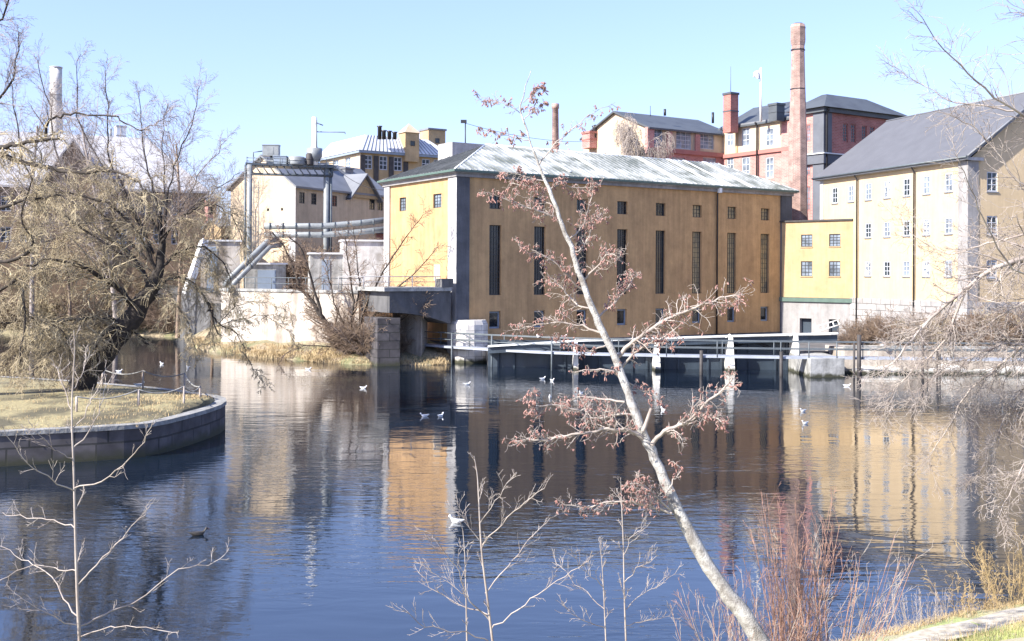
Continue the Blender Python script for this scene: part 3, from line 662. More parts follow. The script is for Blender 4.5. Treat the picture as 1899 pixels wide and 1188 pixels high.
# tower with grey pilasters
T0 = P(1527, 300, 112)[:2]; TF = Fac(T0, U); TS = Fac(T0, V); LT = TF.t(1668,230); WT = 3.3
tw = thing('brick_tower', (*add2(T0,U,LT/2,V,WT/2), 3), 'red brick tower block with slate grey pilasters and black hipped roof', 'building')
zt1 = TF.tz(1527,207)[1]; ztm = TF.tz(1527,285)[1]; wt = MB()
th_ = [(TF.t(x-4.6,250), TF.t(x+4.6,250), TF.tz(1590,265)[1], TF.tz(1590,231)[1]) for x in (1568,1583,1603,1618)]
th2 = [(TF.t(x-7,330), TF.t(x+7,330), TF.tz(1560,330)[1], TF.tz(1560,298)[1]) for x in (1566,)]
wallpanel(wt, TF, 0, LT, 3, zt1, th_+th2, .2, 0)
tsh = []
for (ya, yb) in ((262,230),(325,291),(390,345)): tsh.append((*sorted((TS.t(1503,300), TS.t(1495,300))), TS.tz(1500,ya)[1], TS.tz(1500,yb)[1]))
wallpanel(wt, TS, 0, WT, 3, zt1, tsh, .12, 1)
wt.build('wall', [M['brick'], M['pinkb']], tw)  # sunlit left face painted in paler brick than the shaded front
for h in th_: window(tw, TF, *h, .17, 2, 5, 'pink', 'glass', .1, .05)
for h in th2: window(tw, TF, *h, .17, 2, 5, 'frame_d', 'glass', .1, .05)
for h in tsh: window(tw, TS, *h, .1, 2, 4, 'pink', 'glassb', .1, .05)
M['slatep'] = mat('slate_blue_plaster', (.115,.125,.15), .85, .1, .8, .1)
m = MB(); c1 = TF.t(1545,300); m.prism([add2(T0,U,-.15,V,-.15), add2(T0,U,c1*.75,V,-.15), add2(T0,U,c1*.75,V,.3), add2(T0,U,.3,V,.3), add2(T0,U,.3,V,1.3), add2(T0,U,-.15,V,1.3)], 3, zt1-.01); m.build('pilaster', M['slatep'], tw)
for x in (1549, 1592, 1640): m = MB(); tt = TF.t(x,320); m.fbox(TF, tt-.35, tt+.35, 3, ztm-1.0, -.05, .22); m.build('pilaster', M['slatep'], tw)
m = MB(); m.fbox(TF, -.28, LT, ztm-1.0, ztm, -.1, .3); m.fbox(TS, -.28, WT, ztm-.99, ztm-.01, -.1, .3); m.build('string_course', M['slatep'], tw)
m = MB(); m.fbox(TF, -.4, LT+.3, ztm+.003, ztm+.12, -.1, .45); m.fbox(TS, -.42, WT, ztm+.003, ztm+.118, -.1, .45); m.build('ledge', M['roofl'], tw)
m = MB(); m.fbox(TS, -.2, WT, 11.4, 11.9, -.1, .25); m.build('ledge', M['pink'], tw)
m = MB(); m.prism([add2(T0,U,-.4,V,-.4), add2(T0,U,LT+.4,V,-.4), add2(T0,U,LT+.4,V,4.2), add2(T0,U,-.4,V,4.2)], zt1, zt1+.45); m.build('cornice', M['roofd'], tw)
# hipped dark roof with flat top
m = MB(); zr2 = P(1570,178,116)[2]
b4 = [add2(T0,U,-.8,V,-.8), add2(T0,U,LT+.8,V,-.8), add2(T0,U,LT+.8,V,4.6), add2(T0,U,-.8,V,4.6)]
r4 = [add2(T0,U,2.4,V,1.7), add2(T0,U,LT-3.4,V,1.7), add2(T0,U,LT-3.4,V,2.4), add2(T0,U,2.4,V,2.4)]
for i in range(4):
    j = (i+1)%4; m.face([(*b4[i],zt1+.45),(*b4[j],zt1+.45),(*r4[j],zr2),(*r4[i],zr2)])
m.face([(*p,zr2) for p in r4]); m.face([(*p,zt1+.449) for p in b4[::-1]]); m.build('roof', M['roofd'], tw)
pipe_run(tw, TF, .15, 3, zt1+.4, .12, .3, 'black')
for x, Y_ in ((1497,113.5),): pass
# little chimneys left of the brick wing
sm1 = stack('small_chimney', 1096, 248, 275, 134, .8, 'pinkb', 'low salmon coloured chimney at the left edge of the brick mill', capm='pink')
sm2 = MB(); sm2.tube([P(1103,255,133.5), P(1103,238,133.5), P(1101,232,133.5)], [.22,.22,.28], 8); tag(sm2.build('flue_pipe', M['black']), 'black flue pipe beside the salmon coloured chimney', 'flue')
# slim distant chimney behind the hall
sY = 128; m = MB(); b = P(1030,300,sY); t_ = P(1030,192,sY)
m.tube([(b[0],sY,6),(b[0],sY,b[2]),(t_[0],sY,t_[2]-.6),(t_[0],sY,t_[2]-.55),(t_[0],sY,t_[2])], [.55,.46,.38,.46,.44], 10); tag(m.build('slim_chimney', M['chimb']), 'slim round brown chimney behind the ridge of the ochre hall', 'chimney')
# small roof rods
for i, (x,y0,y1,Y_,lb) in enumerate(((1206,196,215,128,'short thin rod on the brick mill roof near the birch'),(1233,202,214,128,'stubby black vent pipe in the middle of the brick mill roof'),(1322,208,228,130,'short black vent pipe near the square brick chimney'))):
    m = MB(); m.tube([P(x,y1,Y_), P(x,y0,Y_)], [.16,.16] if i else [.04,.03], 6); tag(m.build('roof_pipe', M['black']), lb, 'vent pipe')
# grey stair head and mast left of the hall
gr = MB(); b = P(860,285,112); gr.box((b[0],112), U, V, 2.2, 1.5, 8, P(860,268,112)[2]); tag(gr.build('lift_shaft_head', M['ltgrey']), 'plain pale grey box behind the left end of the hall roof', 'building')
mt = thing('lamp_mast', P(862,275,111), 'thin dark mast with a lamp head behind the hall roof', 'mast')
m = MB(); m.tube([P(863,290,111), P(863,226,111)], .07, 6); m.build('pole', M['black'], mt)
m = MB(); a = P(860,226,111); m.box((a[0],111), (1,0), (0,1), .3, .12, a[2]-.1, a[2]+.22); m.build('lamp_head', M['black'], mt)

# ================================================================== LEFT-CENTRE YARD
# small yellow gabled house
H0 = P(548, 360, 105)[:2]; hd_ = unit((.485,.875,0))[:2]; hv = (-hd_[1], hd_[0])
HF = Fac(H0, hd_); HG = Fac(H0, hv); LH = HF.t(722,350); WH = 8.4
zh = HF.tz(548,343)[1]; zha = zh+3.0
hs_ = thing('gabled_house', (*add2(H0,hd_,LH/2,hv,WH/2), 3), 'yellow gabled workshop with grey roof behind the pipe gantry', 'building')
m = MB(); hh = []
for x in (560,582,620,690,705): hh.append((HF.t(x-5,370), HF.t(x+5,370), HF.tz(560,377)[1], HF.tz(560,356)[1]))
hh.append((HF.t(560,370)-.0+.0, HF.t(572,370), HF.tz(560,408)[1], HF.tz(560,392)[1]))
hh = hh[:5]
wallpanel(m, HF, 0, LH, 3, zh, hh, .15); 
hg_ = [(*sorted((HG.t(x-2,388),HG.t(x+2,388))), HG.tz(500,391)[1], HG.tz(500,386)[1]) for x in (497,523)]
wallpanel(m, HG, 0, WH, 3, zh, hg_, .15); m.face([HG.pt(0,zh), HG.pt(WH,zh), HG.pt(WH/2,zha)])
wallpanel(m, Fac(add2(H0,hd_,LH),hv,True), 0, WH, 3, zh); m.build('wall', M['cream'], hs_)
for h in hh: window(hs_, HF, *h, .12, 2, 3, 'frame_d', 'glass', .08, .05)
for h in hg_: window(hs_, HG, *h, .12, 1, 1, 'frame_d', 'glass', .04, .05)
m = MB(); m.fbox(HG, -.06, .8, 3, zh-.05, .003, .06); m.build('corner_pilaster', M['ltgrey'], hs_)
gable_roof(hs_, H0, hd_, LH, hv, WH, zh, zha, 'roofs', .35)
# cross gable dormer
tA, tB = HF.t(645,360), HF.t(697,360); tC = (tA+tB)/2; m = MB()
m.face([HF.pt(tA,zh-.6,.3), HF.pt(tB,zh-.6,.3), HF.pt(tC,zh+1.7,.3)]); dm = m.build('dormer', M['yellow2'], hs_)
m = MB()
for s_ in (0,1):
    a = HF.pt(tA-.4 if not s_ else tB+.4, zh-.75, .7); b = HF.pt(tC, zh+2.0, .7); c = HF.pt(tC, zh+2.0, -4.0); d = HF.pt(tA-.4 if not s_ else tB+.4, zh-.75, -1)
    m.face([a,b,c,d] if s_ else [d,c,b,a]); m.face([(p[0],p[1],p[2]-.2) for p in ([d,c,b,a] if s_ else [a,b,c,d])]); m.face([a,b,(b[0],b[1],b[2]-.2),(a[0],a[1],a[2]-.2)])
m.build('dormer_roof', M['roofs'], dm)
for x, y in ((657,313),(690,318)): 
    t_ = HF.t(x,340); p = HF.pt(t_,0,-WH/2+.6); m = MB(); zt_ = P(x,y-4,p[1])[2]; m.box(p[:2], hd_, hv, .7, .55, zha-1, zt_); m.box(p[:2], hd_, hv, .8, .65, zt_, zt_+.15); m.build('chimney', M['roofs'], hs_)
# big yellow building with pale roof behind
Q0 = P(669,300,150)[:2]; QF = Fac(Q0, U); QL = Fac(Q0, V)
LQ = QF.t(832,300); WQ = QL.t(594,300)
qb = thing('yellow_factory', (*add2(Q0,U,LQ/2,V,WQ/2), 3), 'yellow factory with white metal mansard roof and brown piers on the skyline', 'building')
zq = QF.tz(669,283)[1]; zqr = P(700,252,153)[2]
m = MB(); qh = [(QF.t(x-7.5,300), QF.t(x+7.5,300), QF.tz(683,313)[1], QF.tz(683,287)[1]) for x in (683,711,738,790,812)]
qs = [(*sorted((QL.t(x-5,300), QL.t(x+5,300))), QL.tz(660,312)[1], QL.tz(660,289)[1]) for x in (605,623,645)]
wallpanel(m, QF, 0, LQ, 3, zq, qh, .2); wallpanel(m, QL, 0, WQ, 3, zq, qs, .2, 1); m.build('wall', [M['yellow2'], M['cream']], qb)
for h in qh: window(qb, QF, *h, .17, 2, 3, 'frame_w', 'glassm', .12, .1)
for h in qs: window(qb, QL, *h, .17, 2, 3, 'frame_w', 'glassb', .12, .1)
for x in (672,697,725,752): m = MB(); tt = QF.t(x,300); m.fbox(QF, tt-.35, tt+.35, 3, zq-.3, -.05, .2); m.build('pilaster', M['rust'], qb)
m = MB(); m.prism([add2(Q0,U,-.5,V,-.5), add2(Q0,U,LQ+.5,V,-.5), add2(Q0,U,LQ+.5,V,WQ+.5), add2(Q0,U,-.5,V,WQ+.5)], zq, zq+.35); m.build('cornice', M['frame_g'], qb)
m = MB(); k0, k1 = .6, -2.2
B4 = [add2(Q0,U,-k0,V,-k0), add2(Q0,U,LQ+k0,V,-k0), add2(Q0,U,LQ+k0,V,WQ+k0), add2(Q0,U,-k0,V,WQ+k0)]; T4 = [add2(Q0,U,1.2,V,1.2), add2(Q0,U,LQ*.80,V,1.2), add2(Q0,U,LQ*.80,V,WQ-1.2), add2(Q0,U,1.2,V,WQ-1.2)]
for i in range(4):
    j = (i+1)%4; m.face([(*B4[i],zq+.35),(*B4[j],zq+.35),(*T4[j],zqr),(*T4[i],zqr)])
m.face([(*p,zqr) for p in T4]); ro = m.build('roof', M['roofl'], qb)
m = MB()
for i in range(1,22):
    s_ = i/22; a = (B4[0][0]+(B4[1][0]-B4[0][0])*s_*.9, B4[0][1]+(B4[1][1]-B4[0][1])*s_*.9); b = (T4[0][0]+(T4[1][0]-T4[0][0])*s_, T4[0][1]+(T4[1][1]-T4[0][1])*s_); m.tube([(*a,zq+.4),(*b,zqr+.03)], .06, 4)
m.build('roof_seams', M['frame_g'], ro)
def turret(px, y0, y1, Y, w, label, point=True):
    b = P(px,y1,Y); t = P(px,y0,Y); m = MB(); c = (b[0],Y); m.box(c, U, V, w, w, b[2]-1.2, t[2]); r = thing('roof_turret', (b[0],Y,b[2]), label, 'turret', 'turrets on the yellow factory roof'); m.build('wall', M['yellow2'], r)
    m = MB(); q = [add2(c,U,sx*(w+.15),V,sy*(w+.15)) for sx,sy in ((-1,-1),(1,-1),(1,1),(-1,1))]
    if point:
        ap_ = (*c, t[2]+1.4)
        for i in range(4): m.face([(*q[i],t[2]),(*q[(i+1)%4],t[2]),ap_])
        m.face([(*p,t[2]-.02) for p in q[::-1]])
    else: m.prism(q, t[2], t[2]+.25)
    m.build('cap', M['cream'] if point else M['roofs'], r)
    fc = Fac(add2(c,U,-w,V,-w), U); window(r, fc, w-.35, w+.35, t[2]-1.9, t[2]-1.2, -.04, 1, 1, 'frame_d', 'glass', .08)
    return r
turret(758, 247, 285, 154.5, 1.1, 'yellow roof turret with pointed cap on the pale roofed factory')
turret(802, 243, 282, 160, 1.4, 'yellow roof turret with flat cap at the factory right end', False)
for i, (x,y0,lb) in enumerate(((704,236,'tallest black roof vent on the pale factory roof'),(712,244,'second black roof vent from the left on the factory'),(722,245,'wide black roof vent in the middle of the row'),(732,247,'small black roof vent nearest the pointed turret'))):
    m = MB(); a = P(x,258,151); b = P(x,y0,151); m.tube([a,b,(b[0],b[1],b[2]+.2)], [.28,.28,.42], 8); tag(m.build('roof_vent', M['black']), lb, 'vent', 'black vents on the factory roof')
# pipe gantry with platform
gY = 99.
gn = thing('pipe_gantry', P(530,540,gY), 'grey steel gantry with platform carrying pipes and tanks over the yard', 'gantry')
m = MB(); a = P(458,318,gY); b = P(617,322,gY+3); 
for dy in (0,2.2):
    for y_ in (304,322):
        m.tube([P(458,y_,gY+dy), P(617,y_+4,gY+3+dy)], .13, 6)
for i in range(13):
    s_ = i/12; x = 458+159*s_; m.tube([P(x,304+4*s_,gY+3*s_), P(min(x+13,617),322+4*s_,gY+3*s_)], .06, 5)
m.build('truss', M['steel'], gn)
m = MB(); q0 = P(456,303,gY); q1 = P(620,307,gY+3); m.prism([(q0[0],q0[1]-.2),(q1[0],q1[1]-.2),(q1[0],q1[1]+2.6),(q0[0],q0[1]+2.6)], q0[2]-.1, q0[2]+.1); m.build('platform', M['steel'], gn)
for x, yb, r_ in ((455,440,.11),(463,440,.24),(606,420,.3),(614,420,.12)):
    Yp = gY+(3 if x > 600 else 0); m = MB(); t_ = P(x,305,Yp); m.tube([(t_[0],Yp,4.5),t_], r_, 8); m.build('leg', M['pipe'] if r_ > .2 else M['steel'], gn)
for y_ in (292,298):
    m = MB(); m.tube([P(456,y_,gY-.1), P(620,y_+5,gY+2.9)], .035, 5); m.build('rail', M['steel'], gn)
for i in range(14):
    m = MB(); x = 458+i*12.3; m.tube([P(x,306+i*.3,gY-.1+i*.21), P(x,290+i*.35,gY-.1+i*.21)], .035, 5); m.build('post', M['steel'], gn)
m = MB(); m.tube([P(470,306,gY+1), P(470,282,gY+1), P(486,280,gY+1)], .06, 5); m.build('bracket', M['steel'], gn)
for i, (x,y0,y1,w_,h_,mm,lb,nm) in enumerate(((503,270,289,.75,.4,'pipe','pale metal control cabinet raised on the gantry platform','control_cabinet'),(521,291,306,.6,.6,'frame_g','dark blue box at the left of the gantry platform','equipment_box'),(550,290,306,.85,.5,'pipe','wide grey tank on the gantry platform','storage_tank'),(574,284,306,.35,.35,'rust','rusty drum beside the white stack','drum'))):
    a = P(x,y1,gY+2); b = P(x,y0,gY+2); m = MB()
    if nm in ('drum','storage_tank'):
        m.tube([(a[0],gY+2,a[2]),(a[0],gY+2,a[2]+.1),(a[0],gY+2,b[2]-.12),(a[0],gY+2,b[2])], [w_*.95,w_,w_,w_*.7], 16, 0, True)
        m.tube([(a[0],gY+2,(a[2]+b[2])/2-.04),(a[0],gY+2,(a[2]+b[2])/2+.04)], w_*1.04, 16)
    else:
        m.box((a[0],gY+2), (1,0), (0,1), w_, h_, a[2]+(.0 if i else 0), b[2]); m.box((a[0],gY+2), (1,0), (0,1), w_*1.06, h_*1.1, b[2], b[2]+.07); m.box((a[0],gY+2-h_-.012), (1,0), (0,1), w_*.4, .01, a[2]+.15, b[2]-.15)
        if i == 0:
            m.tube([(a[0],gY+2,a[2]-.9),(a[0],gY+2,a[2])], .12, 6); m.box((a[0],gY+2), (1,0), (0,1), .4, .3, a[2]-.95, a[2]-.4)
    tag(m.build(nm, M[mm]), lb, 'box' if 'box' in nm or 'cab' in nm else 'tank')
wsY = gY+2.5
ws = thing('white_stack', P(583,305,wsY), 'slender white exhaust stack with side arms on the gantry', 'stack')
m = MB(); m.tube([P(583,306,wsY), P(583,275,wsY), P(583,271,wsY), P(583,217,wsY)], [.42,.42,.27,.22], 12); m.build('pipe', M['white'], ws)
m = MB(); m.tube([P(588,244,wsY), P(640,245,wsY), P(640,248,wsY)], .05, 5); m.tube([P(586,227,wsY), P(599,232,wsY)], .05, 5); m.tube([P(587,300,wsY-.3), P(587,222,wsY-.3)], .05, 5); m.build('arm', M['steel'], ws)
m = MB(); m.tube([P(583,303,wsY), P(583,290,wsY), P(583,275,wsY)], [.3,.75,.75], 12); m.build('funnel', M['pipe'], ws)

for i, (xa,ya,Ya,xb,yb,Yb,lb) in enumerate(((617,306,gY+3,716,352,100.6,'thin dark cable sagging from the gantry to the ochre hall'),(863,228,111,1100,262,131,'long thin wire from the lamp mast to the brick mill'))):
    p, q = P(xa,ya,Ya), P(xb,yb,Yb); m = MB(); m.tube([(p[0]+(q[0]-p[0])*t/12, p[1]+(q[1]-p[1])*t/12, p[2]+(q[2]-p[2])*t/12-4*.6*(t/12)*(1-t/12)) for t in range(13)], .022, 4); tag(m.build('cable', M['black']), lb, 'cable')
m = MB()
for k in range(22):
    z_ = 5.2+k*.45; a = P(470,440,gY-.35); m.tube([(a[0],a[1],z_),(a[0]+.45,a[1],z_)], .02, 4)
m.tube([(a[0],a[1],5),(a[0],a[1],15.3)], .03, 4); m.tube([(a[0]+.45,a[1],5),(a[0]+.45,a[1],15.3)], .03, 4); m.build('ladder', M['steel'], gn)
# horizontal pipelines into the hall
for i, (y0, y1, lb) in enumerate(((419,409,'upper thick insulated pipe running into the ochre hall'),(435,426,'lower thick insulated pipe running into the ochre hall'))):
    r = thing('pipeline', P(600,y0,98), lb, 'pipe', 'parallel pipelines crossing the yard')
    m = MB(); pts = [P(490,y0,97), P(600,y0,98), P(660,(y0+y1)/2,98.5), P(722,y1-2,99)]; m.tube(pts, .27, 12); m.build('pipe', M['pipe'], r)
    for x in range(500, 720, 24):
        s_ = (x-490)/230; p = P(x, y0 if x < 600 else y0+(y1-y0)*(x-600)/120, 97+2*s_); m = MB(); m.tube([p, (p[0]+.12,p[1],p[2])], .31, 12); m.build('flange', M['steel'], r)
for i, (x0,y0,x1,y1,lb) in enumerate(((496,447,425,517,'upper sloping pipe descending towards the concrete wall'),(500,457,432,527,'lower sloping pipe descending towards the concrete wall'))):
    r = thing('sloping_pipe', P(x1,y1,95), lb, 'pipe', 'sloping pipes above the concrete wall'); m = MB(); m.tube([P(x0+20,y0-3,98), P(x0,y0,97), P(x1,y1,95), P(x1-8,y1+14,95)], .24, 12); m.build('pipe', M['pipe'], r)
    m = MB(); p = P((x0+x1)/2,(y0+y1)/2,96); q_ = P((x0+x1)/2-3,(y0+y1)/2+3,96-.08); m.tube([p,q_], .28, 12); m.build('flange', M['steel'], r)
# quay retaining wall, lit pale concrete, with land block behind
wa = G(410,648)[:2]; wb_ = G(665,665)[:2]
QW = Fac(wa, (wb_[0]-wa[0], wb_[1]-wa[1])); lw = math.hypot(wb_[0]-wa[0], wb_[1]-wa[1])
zw = QW.tz(480,540)[1]
qw = thing('quay_wall', (*wa, 0), 'high pale stained concrete wall above the dry grass bank', 'wall')
m = MB(); m.fbox(QW, 0, lw, -1, zw, -22, 0); m.build('wall', M['concrete'], qw)
m = MB(); m.fbox(QW, -.1, lw, zw+.003, zw+.22, -1, .12); m.build('coping', M['concg'], qw)
m = MB(); m.tube([QW.pt(0,zw+1.2,-.2), QW.pt(lw,zw+1.2,-.2)], .035, 5); m.tube([QW.pt(0,zw+.7,-.2), QW.pt(lw,zw+.7,-.2)], .03, 5)
for i in range(9): m.tube([QW.pt(i*lw/8,zw+.1,-.2), QW.pt(i*lw/8,zw+1.2,-.2)], .035, 5)
m.build('railing', M['steel'], qw)
# dark culvert wall left of it
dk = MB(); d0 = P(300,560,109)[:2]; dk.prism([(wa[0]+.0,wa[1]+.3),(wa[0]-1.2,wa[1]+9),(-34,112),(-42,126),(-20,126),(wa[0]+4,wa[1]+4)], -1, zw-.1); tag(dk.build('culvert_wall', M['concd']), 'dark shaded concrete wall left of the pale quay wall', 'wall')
M['mottle'] = mat('stained_whitewash', (.58,.57,.56), .9, .1, 1.6, .3, col2=(.34,.32,.30), streak=.5, contrast=(.35,.6))
# pale sheds of the yard
def shed(name, x0, x1, y0, y1, Y, depth, m_, lb, roofm=None, door=None):
    a = P(x0,y1,Y); b = P(x1,y1,Y+ (x1-x0)/2005*Y*.25); fc = Fac(a[:2], (b[0]-a[0], b[1]-a[1])); L_ = math.hypot(b[0]-a[0],b[1]-a[1]); z1 = P(x0,y0,Y)[2]
    r = thing(name, (a[0],a[1],a[2]), lb, 'shed'); mb = MB(); mb.fbox(fc, 0, L_, 4, z1, -depth, 0); mb.build('wall', M[m_], r)
    mb = MB(); mb.fbox(fc, -.15, L_+.15, z1+.003, z1+.16, -depth-.15, .18); mb.build('roof', M[roofm or 'roofl'], r)
    if door:
        s0, s1 = door; mb = MB(); mb.fbox(fc, L_*s0, L_*s1, 5, z1-.5, 0.003, .05); mb.build('door', M['frame_g'], r)
    return r
shed('pale_shed', 636, 722, 447, 540, 95.5, 3, 'mottle', 'white rendered box beside the left face of the ochre hall', door=None)
shed('grey_shed', 575, 636, 471, 540, 95, 3, 'concg', 'grey low shed behind the middle of the quay wall', door=(.35,.6))
shed('plant_house', 455, 530, 490, 545, 97, 3, 'concg', 'pale plant house at the foot of the sloping pipes', door=(.3,.75))
shed('pump_house', 372, 445, 447, 540, 101, 4, 'concrete', 'grey pump house left of the sloping pipes', door=(.15,.42))
# white sloping flume
m = MB(); a, b = P(376,455,99), P(352,525,98); m.tube([P(378,448,99.5), a, b, P(346,545,98)], .42, 4, 0, False); tag(m.build('flume', M['white']), 'white sloping chute beside the pump house', 'chute')
# yellow sheds left of the gantry
Y0 = 120.
def simple_house(name, x0, x1, ye, ya, Y, dep, m_, rm_, lb, dirv=U, wins=0, base=3.):
    o_ = P(x0,ye,Y)[:2]; fc = Fac(o_, dirv); L_ = fc.t(x1,ye); z = P(x0,ye,Y)[2]; v_ = (-dirv[1], dirv[0]); za_ = z+(ye-ya)/2005*Y
    r = thing(name, (*add2(o_,dirv,L_/2,v_,dep/2), base), lb, 'building'); mb = MB(); hl = []
    for i in range(wins):
        t_ = L_*(i+.5)/wins; hl.append((t_-.5, t_+.5, z-2.4, z-.9))
    wallpanel(mb, fc, 0, L_, base, z, hl, .15); g_ = Fac(o_, v_); wallpanel(mb, g_, 0, dep, base, z); mb.face([g_.pt(0,z), g_.pt(dep,z), g_.pt(dep/2,za_)])
    g2_ = Fac(add2(o_,dirv,L_), v_, True); wallpanel(mb, g2_, 0, dep, base, z); mb.face([g2_.pt(0,z), g2_.pt(dep,z), g2_.pt(dep/2,za_)])
    mb.build('wall', M[m_], r)
    for h in hl: window(r, fc, *h, .12, 2, 3, 'frame_d', 'glass', .08, .05)
    gable_roof(r, o_, dirv, L_, v_, dep, z, za_, rm_, .3); return r
simple_house('storehouse', 410, 452, 420, 405, 116, 6, 'yellow2', 'roofs', 'low yellow storehouse left of the gantry legs', wins=2)
simple_house('distant_house', 385, 402, 372, 360, 190, 8, 'pinkb', 'roofs', 'tiny pinkish house far off between the willow and the gantry', wins=1)
simple_house('red_warehouse', 560, 716, 425, 395, 112, 6, 'brick', 'roofs', 'low brown brick shed behind the pipelines', wins=5)

# left building behind the trees
M['roofl2'] = mat('lilac_grey_sheet_roof', (.40,.40,.42), .6, .08, .6, .1)
M['brownp'] = mat('brown_plaster', (.24,.17,.11), .9, .1, .5, .15)
Lh0 = P(195,330,132)[:2]; 
lb0 = P(-60,315,118); ldir = unit((1.0,.42,0))[:2]; LO = lb0[:2]; LF = Fac(LO, ldir); LL = LF.t(380,350); zl = LF.tz(380,350)[1]; lv = (-ldir[1], ldir[0]); zla = zl+6.3
lbl = thing('long_mill', (*add2(LO,ldir,LL/2,lv,6), 3), 'brown plastered mill with broad pale grey hipped roof behind the willow', 'building')
m = MB(); hl = []
for i in range(11):
    for z0_ in (zl-3.2, zl-6.6):
        t_ = 1.8+i*(LL-3)/11; hl.append((t_-.55, t_+.55, z0_, z0_+1.7))
wallpanel(m, LF, 0, LL, 3, zl, hl, .2); wallpanel(m, Fac(add2(LO,ldir,LL),lv,True), 0, 14, 3, zl); m.build('wall', M['brownp'], lbl)
for h in hl: window(lbl, LF, *h, .16, 2, 3, 'frame_w', 'glass', .1, .06)
gable_roof(lbl, LO, ldir, LL, lv, 14, zl, zla, 'roofl2' if 'roofl2' in M else 'roofl', .5, .25, 0, 6.5)
tA, tB = LF.t(78,300), LF.t(192,300); tC = (tA+tB)/2; zg = LF.tz(138,262)[1]
m = MB(); m.face([LF.pt(tA,zl-.3,.6), LF.pt(tB,zl-.3,.6), LF.pt(tC,zg,.6)]); m.fbox(LF, tA, tB, 3, zl-.3, .05, .6); gb_ = m.build('cross_gable', M['brownp'], lbl)
m = MB()
for s_ in (0,1):
    te = tA-.6 if not s_ else tB+.6; a = LF.pt(te, zl-.45, 1.0); b = LF.pt(tC, zg+.3, 1.0); c = LF.pt(tC, zg+.3, -6.5); d = LF.pt(te, zl-.45, -.6)
    m.face([a,b,c,d] if s_ else [d,c,b,a]); m.face([(p[0],p[1],p[2]-.3) for p in ([d,c,b,a] if s_ else [a,b,c,d])]); m.face([a,b,(b[0],b[1],b[2]-.3),(a[0],a[1],a[2]-.3)])
m.build('gable_roof', M['roofl2'], gb_)
# white round chimney + small stack
wy = 140.; b = P(104,260,wy); t_ = P(104,126,wy); m = MB(); m.tube([(b[0],wy,10),(b[0],wy,b[2]),(t_[0],wy,t_[2]-2),(t_[0],wy,t_[2])], [.95,.85,.74,.74], 14)
wc_ = thing('white_chimney', (b[0],wy,10), 'tall whitewashed round chimney at the upper left among branches', 'chimney'); m.build('shaft', mat('blotched_whitewash', (.62,.60,.57), .8, .2, .7, .2, col2=(.38,.36,.34)), wc_)
m = MB(); m.tube([(t_[0],wy,t_[2]),(t_[0],wy,t_[2]+.15)], .8, 14); m.build('rim', M['ltgrey'], wc_)
for zz in (.3,.62): m = MB(); z_ = b[2]+(t_[2]-b[2])*zz; m.tube([(t_[0],wy,z_),(t_[0],wy,z_+.1)], .86-.1*zz, 14); m.build('iron_band', M['greyp'], wc_)
stack('roof_chimney', 223, 237, 272, 134, .55, 'white', 'short pale chimney on the grey mill roof', capm='ltgrey')
m = MB(); m.tube([P(205,270,133), P(205,238,133)], .16, 8); tag(m.build('flue_pipe', M['pipe']), 'thin pale flue pipe left of the short roof chimney', 'flue')

# arched bridge beside the hall, in shade
b0 = P(722, 600, 80.5)[:2]; BFc = Fac(b0, U); LBr = BFc.t(836,560)
br = thing('arched_bridge', (*b0,0), 'dark concrete bridge over the black opening left of the stone pier', 'bridge')
m = MB(); zt5 = 5.55; n = 14; arch = []
for i in range(n+1):
    s_ = i/n; arch.append((LBr*s_, 3.95-.95*s_*s_))
for off in (0,-5):
    for i in range(n):
        q = [BFc.pt(arch[i][0],arch[i][1],off), BFc.pt(arch[i+1][0],arch[i+1][1],off), BFc.pt(arch[i+1][0],zt5,off), BFc.pt(arch[i][0],zt5,off)]
        m.face(q if off == 0 else q[::-1])
for i in range(n): m.face([BFc.pt(*arch[i],0), BFc.pt(*arch[i],-5), BFc.pt(*arch[i+1],-5), BFc.pt(*arch[i+1],0)])
m.face([BFc.pt(0,zt5,0), BFc.pt(LBr,zt5,0), BFc.pt(LBr,zt5,-5), BFc.pt(0,zt5,-5)]); m.face([BFc.pt(0,3.95,0), BFc.pt(0,zt5,0), BFc.pt(0,zt5,-5), BFc.pt(0,3.95,-5)])
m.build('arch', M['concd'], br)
m = MB(); m.fbox(BFc, -.5, LBr, zt5+.003, zt5+.3, -5.1, .15); m.build('parapet', M['concg'], br)
m = MB(); m.fbox(BFc, LBr-.9, LBr+.1, zt5+.3, zt5+.95, -.9, .2); m.build('parapet_block', M['concd'], br)
m = MB(); ta = BFc.t(780,620); tl = BFc.t(741,620); a1, a2 = P(741,600,84.6)[:2], P(781,600,82.7)[:2]; m.prism([a1, a2, (a2[0]+.2,a2[1]+3.6), (a1[0]+.2,a1[1]+3)], -1, 3.72); m.build('abutment', M['concrete'], br)
m = MB(); m.fbox(BFc, ta, LBr, -1, 3.9, -4.8, -4.2); m.build('dark_backing', M['black'], br)  # black sheet painted in for the darkness under the bridge
m = MB(); m.tube([BFc.pt(-4,zt5+1.1,-.2), BFc.pt(LBr-.8,zt5+1.1,-.2)], .035, 5); m.tube([BFc.pt(-4,zt5+.7,-.2), BFc.pt(LBr-.8,zt5+.7,-.2)], .025, 5)
for i in range(5): m.tube([BFc.pt(-4+i*2,zt5+.2,-.2), BFc.pt(-4+i*2,zt5+1.1,-.2)], .035, 5)
m.build('railing', M['ltgrey'], br)
# shadowed block, shade put into its dark stone colour, left of the bridge (seen through the shrub)
m = MB(); q0 = P(700,600,80.0); q1 = P(742,600,80.6); m.prism([q0[:2], q1[:2], (q1[0]-.3,q1[1]+3), (q0[0]-1.4,q0[1]+3)], -1, P(720,590,80)[2]); tag(m.build('masonry_block', M['islstone']), 'dark shadowed masonry block beside the pale bridge abutment', 'wall')

